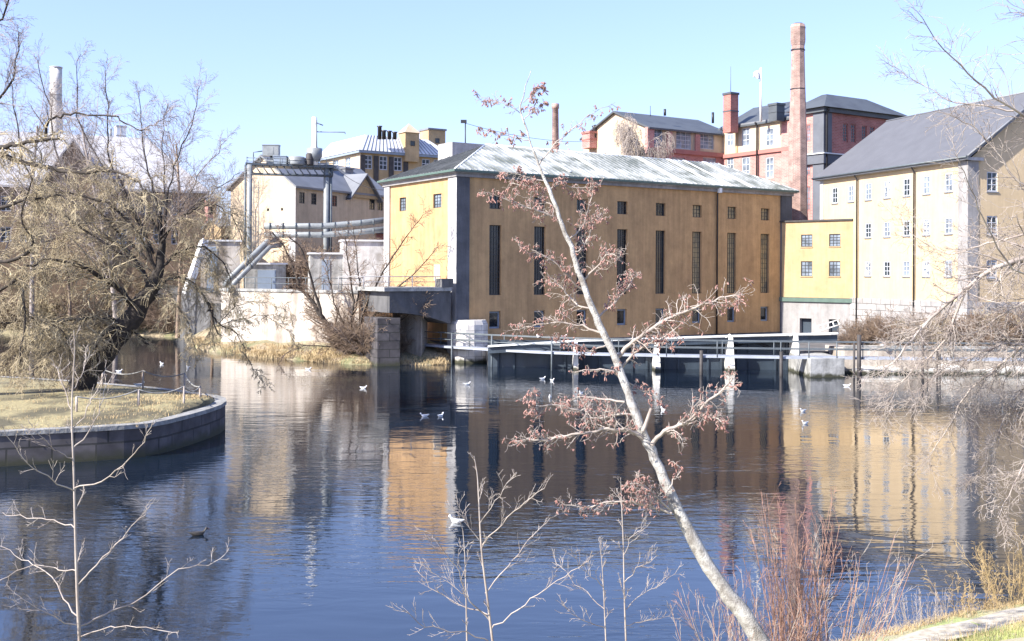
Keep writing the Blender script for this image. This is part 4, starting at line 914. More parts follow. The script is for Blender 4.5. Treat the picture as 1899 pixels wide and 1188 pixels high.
# ================================================================== DAM
dm_pts = [(905,640,79.6),(1067,630,78.6),(1217,625.5,78.2),(1353,621,78.0),(1473,618,78.0),(1552,616,78.2)]
dam = thing('dam', P(1200,660,79), 'long sluice dam with dark steel gates and white tapered piers', 'dam')
# gates / breast wall
gp = [P(x,640,Y+.9)[:2] for x,_,Y in dm_pts]
m = MB()
for i in range(len(gp)-2):
    m.face([(*gp[i],-1),(*gp[i+1],-1),(*gp[i+1],2.0),(*gp[i],2.0)])
gate = m.build('sluice_gate', M['gate'], dam)
m = MB()
for i in range(4):
    for s_ in (.12,.3,.7,.88):
        c = (gp[i][0]+(gp[i+1][0]-gp[i][0])*s_, gp[i][1]+(gp[i+1][1]-gp[i][1])*s_-.08); m.box(c, (1,0), (0,1), .07, .06, -.8, 1.95)
    a, b = gp[i], gp[i+1]; m.prism([(a[0],a[1]-.16),(b[0],b[1]-.16),(b[0],b[1]-.01),(a[0],a[1]-.01)], 1.05, 1.2)
m.build('gate_rib', M['gate'], gate)
# curved beam seen in third bay
m = MB(); c0 = P(1362,645,78.3); c1 = P(1432,645,78.3); pts = []
for i in range(11):
    s_ = i/10; pts.append((c0[0]+(c1[0]-c0[0])*s_, 78.7, 1.55+.5*math.sin(s_*math.pi)))
m.tube(pts, .09, 6); m.build('gate_arch', M['black'], dam)
m = MB()
for i in range(len(dm_pts)-1):
    a = P(*dm_pts[i]); b = P(*dm_pts[i+1])
    for (y0,y1,dz0,dz1) in ((-.35,.12,-.16,0),):
        A4 = [(a[0],a[1]+y0,a[2]+dz1),(b[0],b[1]+y0,b[2]+dz1),(b[0],b[1]+y1,b[2]+dz1),(a[0],a[1]+y1,a[2]+dz1)]; m.face(A4)
        B4_ = [(p[0],p[1],p[2]-.11) for p in A4]; m.face(B4_[::-1]); m.face([B4_[0],B4_[1],A4[1],A4[0]])
m.build('deck', M['strip'], dam)
m = MB()
for i in range(len(dm_pts)-1):
    a = P(*dm_pts[i]); b = P(*dm_pts[i+1]); m.face([(a[0],a[1]-.12,a[2]-.6),(b[0],b[1]-.12,b[2]-.6),(b[0],b[1]-.12,b[2]-.17),(a[0],a[1]-.12,a[2]-.17)])
    m.face([(a[0],a[1]-.12,a[2]-.6),(b[0],b[1]-.12,b[2]-.6),(b[0],b[1]+1,b[2]-.6),(a[0],a[1]+1,a[2]-.6)])
m.build('girder', M['gate'], dam)
for x, y, Y in dm_pts[1:5]:
    p = P(x,y,Y); m = MB(); zt_ = p[2]+.1; wt_, wb__ = .13, .20
    f = [(p[0]-wb__,Y-1.3,-.8),(p[0]+wb__,Y-1.3,-.8),(p[0]+wt_,Y-.55,zt_-.25),(p[0]-wt_,Y-.55,zt_-.25)]; g = [(p[0]-wb__,Y+1,-.8),(p[0]+wb__,Y+1,-.8),(p[0]+wt_,Y+.9,zt_-.25),(p[0]-wt_,Y+.9,zt_-.25)]
    m.face(f); m.face([f[1],g[1],g[2],f[2]]); m.face([g[0],f[0],f[3],g[3]]); m.face([g[1],g[0],g[3],g[2]])
    T_ = [(p[0]-wt_,Y-.55,zt_-.25),(p[0]+wt_,Y-.55,zt_-.25),(p[0]+wt_,Y+.9,zt_-.25),(p[0]-wt_,Y+.9,zt_-.25)]; ap_ = (p[0],Y-.1,zt_)
    for i in range(4): m.face([T_[i],T_[(i+1)%4],ap_])
    m.build('pier', M['pierw'], dam)
# block of fill between the dam and the hall
m = MB(); q = [(P(905,640,80.9)[:2]), gp[4], gp[5], (31.5,97.5), (26,101.5), add2(A,U,LM*.5,V,-.1), add2(A,U,2.6,V,-.1)]
q = [(x, y+(.4 if i < 3 else 0)) for i, (x,y) in enumerate(q)]
m.prism(q, -1, 1.32); tag(m.build('forebay_floor', M['concd']), kind='structure')
# concrete block at the right end of the dam
m = MB(); q = [G(1480,692)[:2], G(1503,700)[:2], G(1566,699)[:2], (G(1566,699)[0],79), (G(1480,692)[0],79)]
m.prism(q, -1, 1.28); cbk = tag(m.build('concrete_block', M['concg']), 'pale grey concrete block in the water at the right end of the dam', 'block')
# right quay wall
qr = thing('low_quay_wall', P(1700,690,76), 'low eroded concrete quay wall under the bushes on the right', 'wall')
m = MB(); a = G(1566,692)[:2]; b = (90, 77.5)
m.prism([a, (b[0],b[1]-1.5), (b[0],b[1]+4), (a[0]-.2,a[1]+4)], -1, 1.75); m.build('wall', M['concrete'], qr)
m = MB(); m.prism([(a[0],a[1]-.1),(b[0],b[1]-1.6),(b[0],b[1]-1.1),(a[0],a[1]+.4)], 1.753, 1.95); m.build('coping', M['concg'], qr)
m = MB(); rnd = random.Random(4); pts_t, pts_b = [], []
for i in range(40):
    x = a[0]+.5+i*.42; y = a[1]-.012+(b[1]-1.5-a[1])/(b[0]-a[0])*(x-a[0]); pts_t.append((x,y-.07,.42+rnd.uniform(-.14,.16)+.15*math.sin(i*.5))); pts_b.append((x,y-.16,-.2))
for i in range(39): m.face([pts_b[i],pts_b[i+1],pts_t[i+1],pts_t[i]], 0, True); m.face([pts_t[i],pts_t[i+1],(pts_t[i+1][0],pts_t[i+1][1]+.1,pts_t[i+1][2]),(pts_t[i][0],pts_t[i][1]+.1,pts_t[i][2])])
m.build('whitewashed_footing', M['pierw'], qr)

# ================================================================== FOOTBRIDGE
ZD = 1.34
fpix = [(690,631),(760,636),(830,641.5),(900,646),(1000,651.5),(1100,655),(1250,658),(1450,661),(1600,662.5),(1750,664),(1899,665.5),(2150,668)]
fb = [G(x,y,ZD) for x,y in fpix]
fbr = thing('footbridge', (fb[6][0],fb[6][1],0), 'long narrow steel footbridge with thin rails crossing in front of the dam', 'footbridge')
m = MB()
for a, b in zip(fb, fb[1:]):
    d = unit((b[0]-a[0], b[1]-a[1], 0)); n2 = (-d[1], d[0]); m.prism([(a[0],a[1]),(b[0],b[1]),(b[0]+n2[0]*1.1,b[1]+n2[1]*1.1),(a[0]+n2[0]*1.1,a[1]+n2[1]*1.1)], ZD-.15, ZD)
m.build('deck', M['deck'], fbr)
def onb(x, dz=0, back=0):
    for (xa,ya),(xb,yb) in zip(fpix, fpix[1:]):
        if xa <= x <= xb: p = G(x, ya+(yb-ya)*(x-xa)/(xb-xa), ZD); return (p[0], p[1]+back, ZD+dz)
xs_ = [700,774,816,838,912,1023,1040]+[1135,1236,1330,1440,1448,1520,1552,1600,1660,1710,1740,1800,1860,1950]
for back, hz in ((0,1.0),(0,.5),(1.05,1.0),(1.05,.5)):
    m = MB(); x0 = 760 if back == 0 else 810
    m.tube([onb(x,hz,back) for x in (x0,830,912,1023,1100,1250,1440,1600,1750,1899,2100)], .035, 5); m.build('handrail', M['steel'] if hz > .9 else M['steel'], fbr)
for i, x in enumerate((760,774,838,912,1023,1135,1236,1330,1448,1500,1552,1600,1660,1740,1800,1860,1950)):
    m = MB(); m.tube([onb(x,-.1,0), onb(x,1.0,0)], .04, 5); m.build('rail_post', M['steel'], fbr)
for i, x in enumerate((816,870,935,1040,1150,1250,1345,1442,1490,1560,1680,1780)):
    m = MB(); m.tube([onb(x,-.1,1.05), onb(x,1.0,1.05)], .04, 5); m.build('rail_post', M['steel'], fbr)
for x, top, r_ in ((774,.9,.05),(838,1.0,.06),(912,1.0,.07),(1023,1.0,.06),(1300,.35,.12),(1448,.35,.12),(1592,1.55,.15),(1583,1.0,.08),(1710,1.5,.09),(1719,.2,.05),(1737,.9,.08),(1742,.3,.06)):
    m = MB(); a = onb(x,top,-.12); m.tube([(a[0],a[1],-1.2), a], r_, 8); m.build('pile', M['rust'] if x > 1200 else M['steel'], fbr)

# ================================================================== VEGETATION
def rot_about(d, ax, a):
    c, s_ = math.cos(a), math.sin(a); k = ax; dk = d[0]*k[0]+d[1]*k[1]+d[2]*k[2]; x = cross(k, d)
    return tuple(d[i]*c+x[i]*s_+k[i]*dk*(1-c) for i in range(3))
def deviate(d, a, rnd, az=None):
    ref = (0,0,1) if abs(d[2]) < .9 else (1,0,0); x = unit(cross(ref, d)); y = cross(d, x); p = rnd.uniform(0, 2*math.pi) if az is None else az
    s_ = math.sin(a); c = math.cos(a); cp, sp = math.cos(p), math.sin(p)
    return unit(tuple(d[i]*c+(x[i]*cp+y[i]*sp)*s_ for i in range(3)))
def curve(pts, sub=4):
    out = []
    n = len(pts)
    for i in range(n-1):
        p0 = pts[max(i-1,0)]; p1 = pts[i]; p2 = pts[i+1]; p3 = pts[min(i+2,n-1)]
        for k in range(sub):
            t = k/sub; t2 = t*t; t3 = t2*t
            out.append(tuple(.5*(2*p1[j]+(p2[j]-p0[j])*t+(2*p0[j]-5*p1[j]+4*p2[j]-p3[j])*t2+(3*p1[j]-p0[j]-3*p2[j]+p3[j])*t3) for j in range(3)))
    out.append(pts[-1]); return out
class Sp:                                    # growth habit: per level lists
    def __init__(s, n, L, ang, wob, grav, seg, rr=.5, r_end=.35, sides=(8,5,3,3,3), start=.15, rmin=.004, up=0, catk=0, taper=.55): s.__dict__.update(locals())
def grow(T, p, d, L, r, lvl, S, rnd, mi=0, mx=3):
    ns = S.seg[min(lvl, len(S.seg)-1)]; st_ = L/ns; pts = [p]; rs = [r]; wb_ = S.wob[min(lvl,len(S.wob)-1)]; gv = S.grav[min(lvl,len(S.grav)-1)]
    for i in range(ns):
        d = unit((d[0]+rnd.gauss(0,wb_), d[1]+rnd.gauss(0,wb_), d[2]+rnd.gauss(0,wb_)+gv))
        p = (p[0]+d[0]*st_, p[1]+d[1]*st_, p[2]+d[2]*st_); pts.append(p); rs.append(max(S.rmin*.7, r*(1-(1-S.r_end)*(i+1)/ns)))
    T[min(lvl, len(T)-1)].tube(pts, rs, S.sides[min(lvl,len(S.sides)-1)], mi, True, False)
    sprout(T, pts, rs, L, lvl, S, rnd, mi, mx)
    return pts, rs
def sprout(T, pts, rs, L, lvl, S, rnd, mi=0, mx=3, nch=None, Lc=None, start=None, angs=None):
    if lvl >= mx:
        if S.catk and rnd.random() < S.catk: catkins(T[-1], pts, rnd)
        return
    n = S.n[min(lvl,len(S.n)-1)] if nch is None else nch
    n = int(n+rnd.random()); st0 = S.start if start is None else start; m_ = len(pts)-1
    for k in range(n):
        s_ = st0+(1-st0)*(k+rnd.random())/n; f_ = min(s_*m_, m_-1e-4); i = int(f_); u = f_-i
        p = tuple(pts[i][j]+(pts[i+1][j]-pts[i][j])*u for j in range(3)); d = unit(tuple(pts[i+1][j]-pts[i][j] for j in range(3)))
        a = S.ang[min(lvl,len(S.ang)-1)]*rnd.uniform(.7,1.3); q = deviate(d, a, rnd)
        if S.up: q = unit((q[0], q[1], q[2]+S.up*rnd.random()))
        l2 = (S.L[min(lvl,len(S.L)-1)]*L if Lc is None else Lc)*rnd.uniform(.55,1.25)*(1.15-.5*s_)
        grow(T, p, q, l2, max(S.rmin, rs[i]*S.rr), lvl+1, S, rnd, mi, mx)
def catkins(mb, pts, rnd):
    for k in range(rnd.choice((1,2,2,3))):
        p = pts[-1-rnd.randrange(min(2,len(pts)))]; l = rnd.uniform(.025,.06); dx, dy = rnd.gauss(0,.018), rnd.gauss(0,.018)
        q = (p[0]+dx, p[1]+dy, p[2]-l*rnd.uniform(.3,1)); mid = tuple((p[j]+q[j])/2 for j in range(3))
        mb.tube([p, mid, q], [.0035, .0085, .005], 4, 1, True, False)
def px_branch(T, lvl, pix, r0, r1, rnd, S, nch, Lc, start=.15, mx=3, mi=0, sides=6, wig=.0, sub=4, lm=None):
    pts = curve([P(x,y,Y) for x,y,Y in pix], sub); n = len(pts)
    if wig: pts = [tuple(c+rnd.gauss(0,wig) for c in p) if 0<i<n-1 else p for i, p in enumerate(pts)]
    rs = [r0+(r1-r0)*(i/(n-1))**.8 for i in range(n)]
    T[min(lvl,len(T)-1)].tube(pts, rs, sides, mi if lm is None else lm, True, False)
    if nch: sprout(T, pts, rs, 1, lvl, S, rnd, mi, mx, nch, Lc, start)
    return pts, rs
def plant(name, loc, label, cat, T, mats, names=('trunk','crown'), group=None):
    r = thing(name, loc, label, cat, group)
    for mb, m_, nm in zip(T, mats, names):
        if mb.f: mb.build(nm, m_, r, uv=False)
    return r

# ---- leaning alder in the foreground
rnd = random.Random(11)
SA = Sp(n=[6,5,5.5,2], L=[1,.5,.48,.5], ang=[.9,.9,.95,.9], wob=[.12,.18,.28,.3], grav=[.0,.01,.02], seg=[6,6,5,4,3], rr=.42, sides=(8,5,4,3,3), rmin=.0028, start=.12, catk=.4)
T = [MB(), MB()]
def k_(l, Y): return [(x,y,Y) if not isinstance(Y,(list,tuple)) else (x,y,Y[0]+(Y[1]-Y[0])*i/(len(l)-1)) for i,(x,y) in enumerate(l)]
tr = [(1402,1185),(1392,1160),(1340,1090),(1290,1010),(1250,930),(1215,850),(1188,795),(1165,730),(1140,660),(1110,600),(1085,535),(1062,470),(1045,420),(1018,350),(995,295),(978,245),(966,205),(972,170),(984,130)]
rr_ = [.19,.15,.125,.11,.098,.085,.083,.075,.068,.062,.055,.045,.040,.034,.020,.013,.010,.007,.004]
tY = (12.9,14.2)
base = [P(x,y,tY[0]+(tY[1]-tY[0])*i/(len(tr)-1)) for i,(x,y) in enumerate(tr)]
base[0] = (base[0][0]+.55, base[0][1], base[0][2]-.9)
pts = curve(base, 4); rs = []
for i in range(len(pts)):
    f_ = i/4; a = int(min(f_, len(rr_)-2)); rs.append((.70 if a < 15 else .95)*(rr_[a]+(rr_[a+1]-rr_[a])*(f_-a))*(1+rnd.gauss(0,.03)))
pts = [(p[0]+rnd.gauss(0,.006), p[1]+rnd.gauss(0,.006), p[2]) for p in pts]
T[0].tube(pts, rs, 12, 0, True, True)
br_px = [   # pixels, r0, r1, side shoots, shoot length
 ([(1210,825),(1232,798),(1270,785),(1308,748),(1340,722),(1358,700)], .030,.008, 15,.34, (13.2,12.9)),
 ([(1270,785),(1300,770),(1325,775),(1345,785)], .014,.005, 6,.22, (13.1,12.8)),
 ([(1195,815),(1172,800),(1145,796),(1105,798),(1050,808),(1005,815),(955,818)], .032,.008, 18,.40, (13.3,13.0)),
 ([(1180,770),(1150,768),(1100,775),(1060,755),(1010,752),(985,755),(974,732)], .018,.006, 13,.34, (13.4,13.1)),
 ([(1140,665),(1168,640),(1200,615),(1245,588),(1290,570),(1335,553),(1378,545)], .034,.008, 20,.40, (13.6,13.2)),
 ([(1148,690),(1175,655),(1205,636),(1232,625),(1262,600)], .018,.005, 7,.28, (13.6,13.3)),
 ([(1163,720),(1140,690),(1105,685),(1066,690)], .018,.006, 6,.20, (13.5,13.3)),
 ([(1090,548),(1062,520),(1035,492),(1000,470),(965,455)], .018,.005, 9,.26, (13.8,13.6)),
 ([(1100,575),(1065,560),(1040,530),(1012,520)], .014,.005, 9,.3, (13.8,14.2)),
 ([(1042,415),(1022,402),(990,388),(950,374),(905,356)], .020,.005, 11,.28, (13.9,13.7)),
 ([(1052,445),(1080,420),(1090,390),(1100,345)], .012,.004, 8,.24, (13.9,14.2)),
 ([(1018,352),(1040,340),(1075,348),(1112,342)], .012,.004, 8,.22, (14,14.2)),
 ([(1000,305),(1025,270),(1060,240),(1090,215),(1135,192)], .011,.003, 8,.20, (14,14.3)),
 ([(1062,470),(1085,455),(1100,420),(1115,395)], .014,.004, 9,.26, (13.9,14.1)),
 ([(1080,520),(1110,490),(1130,470),(1150,480)], .016,.004, 10,.3, (13.8,13.4)),
 ([(1105,590),(1140,560),(1165,530),(1175,510)], .016,.004, 9,.3, (13.7,14.1)),
 ([(1118,620),(1080,605),(1035,598),(985,605),(950,612)], .018,.005, 12,.3, (13.7,13.9)),
 ([(1125,640),(1090,650),(1060,640),(1030,632)], .012,.004, 5,.2, (13.7,13.5)),
 ([(1158,745),(1120,740),(1080,735),(1050,745)], .016,.004, 9,.28, (13.4,13.6)),
 ([(1150,700),(1185,720),(1215,735),(1235,760)], .010,.003, 5,.18, (13.5,13.7)),
 ([(1246,952),(1215,940),(1180,932),(1130,930),(1090,940),(1040,935)], .018,.005, 15,.3, (13.1,12.9)),
 ([(1243,945),(1222,925),(1200,905),(1160,895)], .014,.004, 9,.28, (13.1,12.8)),
 ([(1235,915),(1250,890),(1262,870),(1248,855)], .010,.003, 4,.14, (13.1,13.2)),
 ([(985,262),(958,255),(925,248),(892,240)], .008,.003, 6,.16, (14.1,14.2)),
 ([(968,210),(945,195),(915,185),(890,178)], .007,.003, 7,.18, (14.2,14.3)),
 ([(970,190),(990,175),(1005,160)], .006,.002, 6,.16, (14.2,14.1)),
 ([(972,222),(990,205),(1012,190)], .007,.003, 5,.15, (14.2,14.3)),
 ([(1030,385),(1005,370),(985,345),(945,340)], .012,.004, 8,.24, (14,14.2)),
 ([(1010,335),(980,330),(950,320),(925,328)], .010,.003, 7,.22, (14,13.9)),
]
for i_, (pix, r0, r1, nc, Lc, Yr) in enumerate(br_px): px_branch(T, 1, k_(pix, Yr), r0, r1, rnd, SA, int(nc*2.4), Lc*.85, .16, 4 if i_%2 else 3, 0, 6, .008)
px_branch(T, 1, k_([(1192,800),(1198,785),(1204,768),(1208,757)], 13.2), .028, .022, rnd, SA, 0, 0)
b = base[0]
plant('leaning_alder', (b[0],b[1],near_z(b[0],b[1])), 'pale barked tree leaning left over the water with red brown cones', 'tree', T, [M['bark_w'], [M['twig_p'], M['bud']]])

# ---- budding saplings in the foreground
SS = Sp(n=[5,5,2.6,0], L=[.4,.42,.5,.4], ang=[.62,.7,.6], wob=[.05,.09,.14,.12], grav=[.05,.03,.04], seg=[6,6,5,4], rr=.55, sides=(6,4,3,3), rmin=.0026, start=.25, up=.3)
def sapling(stems, brs, label, Y, seed, nch=4, Lc=.28, mats=('twig_p','twig_p')):
    rn = random.Random(seed); T = [MB(), MB()]; b = None
    for pix, r0, r1 in stems:
        p, _ = px_branch(T, 0, k_(pix, Y), r0*.72, r1*.9, rn, SS, 7, Lc*.9, .3, 3, 0, 7)
        if b is None: b = p[0]
    for pix, r0, r1 in brs: px_branch(T, 1, k_(pix, (Y, Y+rn.uniform(-.9,.9))), r0*.8, r1*.9, rn, SS, int(nch*1.9), Lc*.9, .25, 3, 0, 5, .010)
    return plant('sapling', (b[0],b[1],near_z(b[0],b[1])), label, 'sapling', T, [M[mats[0]], M[mats[1]]], group='budding saplings on the near bank')
YS = 10.5
def below(x, Y): 
    p0 = P(x, 1188, Y); z = near_z(p0[0], Y); k = (CZ-z)/Y; return HY+k*F+30
sapling([([(152,below(152,YS)),(150,1240),(144,1120),(140,1000),(137,880),(133,760),(138,660),(137,612)], .030,.004)],
 [([(146,1150),(120,1110),(85,1060),(40,1035),(0,1012)],.011,.003), ([(146,1165),(110,1150),(60,1120),(22,1110)],.009,.003), ([(148,1160),(190,1140),(250,1115),(330,1060),(400,1042),(425,1015)],.013,.003),
  ([(144,1085),(180,1045),(225,1000),(260,960),(275,935)],.011,.003), ([(140,980),(100,965),(50,960),(5,950)],.009,.003), ([(138,910),(100,890),(50,855),(0,800)],.010,.003), ([(137,905),(190,890),(240,850),(270,810),(290,770)],.010,.003),
  ([(136,850),(100,830),(70,805),(50,795)],.007,.003), ([(135,830),(170,790),(190,740),(210,690)],.009,.003), ([(134,800),(160,760),(180,720),(195,680)],.008,.003), ([(133,760),(115,710),(105,680)],.007,.003),
  ([(137,720),(155,690),(158,655)],.006,.002), ([(145,1060),(110,1055),(60,1050),(0,1075)],.009,.003), ([(150,1180),(200,1165),(270,1165),(330,1172)],.008,.003)],
 'slender sapling with upright budded twigs in the lower left corner', YS, 21, 5, .24)
sapling([([(925,below(925,11)),(918,1230),(905,1120),(893,1020),(888,930),(885,880),(879,845)], .024,.004), ([(868,below(868,11)),(866,1200),(864,1100),(862,1030),(858,980)], .016,.003)],
 [([(912,1165),(960,1130),(1010,1095),(1060,1060),(1100,1030)],.010,.003), ([(908,1150),(870,1110),(850,1060),(820,1020),(800,990)],.010,.003), ([(905,1140),(860,1125),(810,1095),(775,1060)],.009,.003), ([(900,1100),(940,1050),(980,1000),(1020,960)],.010,.003),
  ([(895,1010),(930,970),(975,930),(1010,905)],.009,.003), ([(890,970),(920,930),(945,890)],.007,.003), ([(862,1100),(830,1080),(790,1050)],.006,.002), ([(905,1188),(850,1170),(790,1160),(745,1130)],.009,.003), ([(888,1000),(865,970),(850,935)],.006,.002)],
 'bare sapling with paired twigs in front of the blue water, left of the leaning tree', 11., 22, 6, .26)
sapling([([(1165,below(1165,11.3)),(1162,1220),(1158,1110),(1156,1010),(1153,940),(1151,885)], .018,.003), ([(1128,below(1128,11.3)),(1124,1200),(1120,1110),(1116,1040),(1112,1010)], .014,.003)],
 [([(1158,1130),(1190,1100),(1225,1085),(1255,1060)],.007,.002), ([(1157,1080),(1190,1050),(1220,1030)],.007,.002), ([(1160,1160),(1200,1150),(1245,1140)],.007,.002), ([(1122,1130),(1090,1100),(1050,1060),(1030,1040)],.007,.002),
  ([(1120,1090),(1085,1060),(1065,1020)],.006,.002), ([(1124,1165),(1080,1150),(1040,1120)],.007,.002), ([(1156,1030),(1175,990),(1200,975)],.006,.002)],
 'thin twin stemmed sapling close to the foot of the leaning tree', 11.3, 23, 6, .22)

# ---- shrubs made of many stems
def shrub(name, base, label, seed, n, H, spread, r0, S, mats, cat='shrub', group=None, rad=.25, mx=2, lean=(0,0), T=None):
    rn = random.Random(seed); T = [MB(), MB()]
    for i in range(n):
        a = rn.uniform(0, 6.283); q = rn.random()**.6; p = (base[0]+rad*q*math.cos(a), base[1]+rad*q*math.sin(a), base[2]-.08); s_ = spread*q
        grow(T, p, unit((math.cos(a)*s_+lean[0], math.sin(a)*s_+lean[1], 1)), H*rn.uniform(.6,1.1), r0*rn.uniform(.6,1.2), 0, S, rn, 0, mx)
    return plant(name, base, label, cat, T, [M[mats[0]], M[mats[1]]], ('stems','twigs'), group)
SR = Sp(n=[7,3], L=[.22,.4], ang=[.45,.5], wob=[.035,.06], grav=[.02,.02], seg=[7,4,3], rr=.5, sides=(4,3,3), rmin=.003, start=.2)
def nbp(x, Y): p = P(x, 1100, Y); return (p[0], Y, near_z(p[0], Y))
shrub('red_shrub', nbp(1470,15.2), 'tall reddish brown shrub with a dense core of straight upright stems', 31, 46, 2.5, .28, .008, SR, ('twig_r','twig_r'), rad=.20)
shrub('thin_shrub', nbp(1545,14.6), 'thin purplish shrub of fine stems right of the dense red one', 32, 20, 2.0, .5, .009, SR, ('twig_r','twig_p'), rad=.4)
shrub('thin_shrub', nbp(1400,14.6), 'low shrub of fine pink stems around the foot of the leaning tree', 33, 34, 1.6, .6, .007, SR, ('twig_p','twig_r'), rad=.5)
shrub('thin_shrub', nbp(1335,13.5), 'sparse wisp of pink stems left of the leaning trunk', 34, 12, 1.3, .6, .006, SR, ('twig_r','twig_p'), rad=.3)
SY = Sp(n=[9,4], L=[.25,.45], ang=[.6,.8], wob=[.06,.12], grav=[.0,-.02], seg=[7,4,3], rr=.55, sides=(4,3,3), rmin=.0045, start=.25)
def nbe(x, d=.35):
    X = 5
    for _ in range(30): Y = near_edge(X)-d; X = ray(x,1050)[0]*Y
    return (X, Y, near_z(X, Y))
shrub('straw_shrub', nbe(1885), 'straw coloured bushy plant at the water edge in the right corner', 35, 30, 1.55, .42, .008, SY, ('twig_y','twig_y'), rad=.45)
shrub('straw_shrub', nbe(1790,.2), 'shorter brown tuft of stems left of the straw coloured bush', 36, 16, .95, .5, .006, SY, ('twig_b','twig_y'), rad=.5)
shrub('bank_twigs', nbe(1725,.25), 'fine pale dry stalks along the edge of the near bank', 37, 46, .75, .3, .005, SR, ('twig_p','twig_p'), rad=.9)
shrub('bank_twigs', nbe(1650,.2), 'low dark dry stalks where the near bank meets the water', 38, 18, .6, .4, .005, SR, ('twig_b','twig_p'), rad=.5)

# ---- big tree at the right edge
rnd = random.Random(41); YR = 19.
SB = Sp(n=[6,5,7,3.2], L=[1,.55,.5,.5], ang=[.7,.75,.8,.8], wob=[.06,.09,.14,.16], grav=[.02,.01,.0], seg=[7,6,5,4,3], rr=.4, sides=(8,5,4,3,3), rmin=.0042, start=.1)
T = [MB(), MB()]
tb = (11.4, 19.0); tbz = near_z(*tb)
trp = [(tb[0],tb[1],tbz-.3),(11.2,19,tbz+1.6),(10.9,18.9,5.3),(10.7,18.8,7.6),(10.9,18.9,10.5),(11.1,19,13)]
T[0].tube(curve(trp,4), [.34-.22*i/20 for i in range(21)], 12)
RB = [([(2080,470),(1960,455),(1899,478),(1845,498),(1785,540),(1725,590),(1680,642),(1640,690)], .085,.012, 16,.95),
 ([(1790,540),(1770,590),(1745,640),(1700,680),(1660,720),(1640,770)], .035,.008, 14,.8),
 ([(2070,330),(1960,250),(1880,205),(1810,150),(1750,90),(1700,20)], .045,.006, 15,.8),
 ([(1880,205),(1820,195),(1760,185),(1700,150),(1650,120)], .022,.005, 12,.7),
 ([(2070,400),(1960,370),(1890,335),(1830,260),(1790,225),(1730,205)], .040,.006, 14,.7),
 ([(2070,440),(1950,420),(1880,440),(1815,455),(1760,470),(1700,440),(1665,400)], .035,.006, 16,.8),
 ([(2080,600),(1970,600),(1899,640),(1850,680),(1800,720),(1760,790),(1720,850)], .055,.008, 20,.9),
 ([(2080,640),(1980,680),(1900,720),(1860,780),(1830,850),(1800,900)], .045,.007, 18,.8),
 ([(2080,560),(1980,560),(1900,560),(1850,590),(1800,620),(1740,620),(1690,600)], .040,.006, 18,.8),
 ([(2060,250),(1980,120),(1920,40),(1880,-30)], .05,.01, 12,.9),
 ([(2060,560),(1960,520),(1880,500),(1830,420),(1800,350),(1780,300)], .035,.005, 14,.75),
 ([(1899,640),(1860,640),(1800,660),(1740,690),(1690,740)], .025,.005, 14,.7),
 ([(2080,700),(1990,760),(1920,830),(1880,900),(1850,960)], .035,.006, 12,.7)]
for pix, r0, r1, nc, Lc in RB: px_branch(T, 1, k_(pix, (YR, YR+rnd.uniform(-3,1.5))), r0*.8, r1*.8, rnd, SB, int(nc*(2.9 if pix[-1][1] > 500 else 2.1)), Lc, .12, 4 if pix[-1][1] > 380 else 3, 0, 7, .012)
plant('bank_tree', (tb[0],tb[1],tbz), 'large tree standing outside the right edge whose grey bare branches hang into view', 'tree', T, [M['bark_w'], M['twig_p']])
SK = Sp(n=[8,5,3], L=[.5,.5,.45], ang=[.6,.7,.8], wob=[.08,.1,.15], grav=[.0,.0,-.02], seg=[7,5,4,3], rr=.5, sides=(4,3,3,3), rmin=.006, start=.1)

# ---- island willow
rnd = random.Random(51)
SW = Sp(n=[7,6,8,4.5], L=[1,.6,.55,.55], ang=[.6,.8,.8,.8], wob=[.07,.12,.16,.18], grav=[-.02,-.05,-.10,-.12], seg=[8,7,6,5,4], rr=.42, sides=(10,5,3,3,3), rmin=.011, start=.08)
SU = Sp(n=[6,6,7,3], L=[1,.36,.5,.5], ang=[.42,.55,.6,.7], wob=[.03,.06,.10,.12], grav=[.03,.01,-.03,-.05], seg=[8,7,6,5,4], rr=.42, sides=(8,4,3,3,3), rmin=.0075, start=.15)
T = [MB(), MB()]; YW = G(150,728,IZ)[1]
wt_ = [P(140,742,YW), P(155,705,YW), P(190,655,YW), P(232,605,YW+.2), P(268,556,YW+.3), P(292,505,YW+.4), P(300,450,YW+.6), P(295,400,YW+.8)]
wp = curve(wt_, 4); wr_ = [.72,.66,.62,.60,.58,.57,.56,.55,.54,.54,.53,.52,.5,.48,.46,.43,.4,.36,.32,.28,.25,.22,.20,.18,.16,.14,.12,.11,.10]
T[0].tube([(p[0]+rnd.gauss(0,.04),p[1]+rnd.gauss(0,.04),p[2]) for p in wp], wr_[:len(wp)], 12)
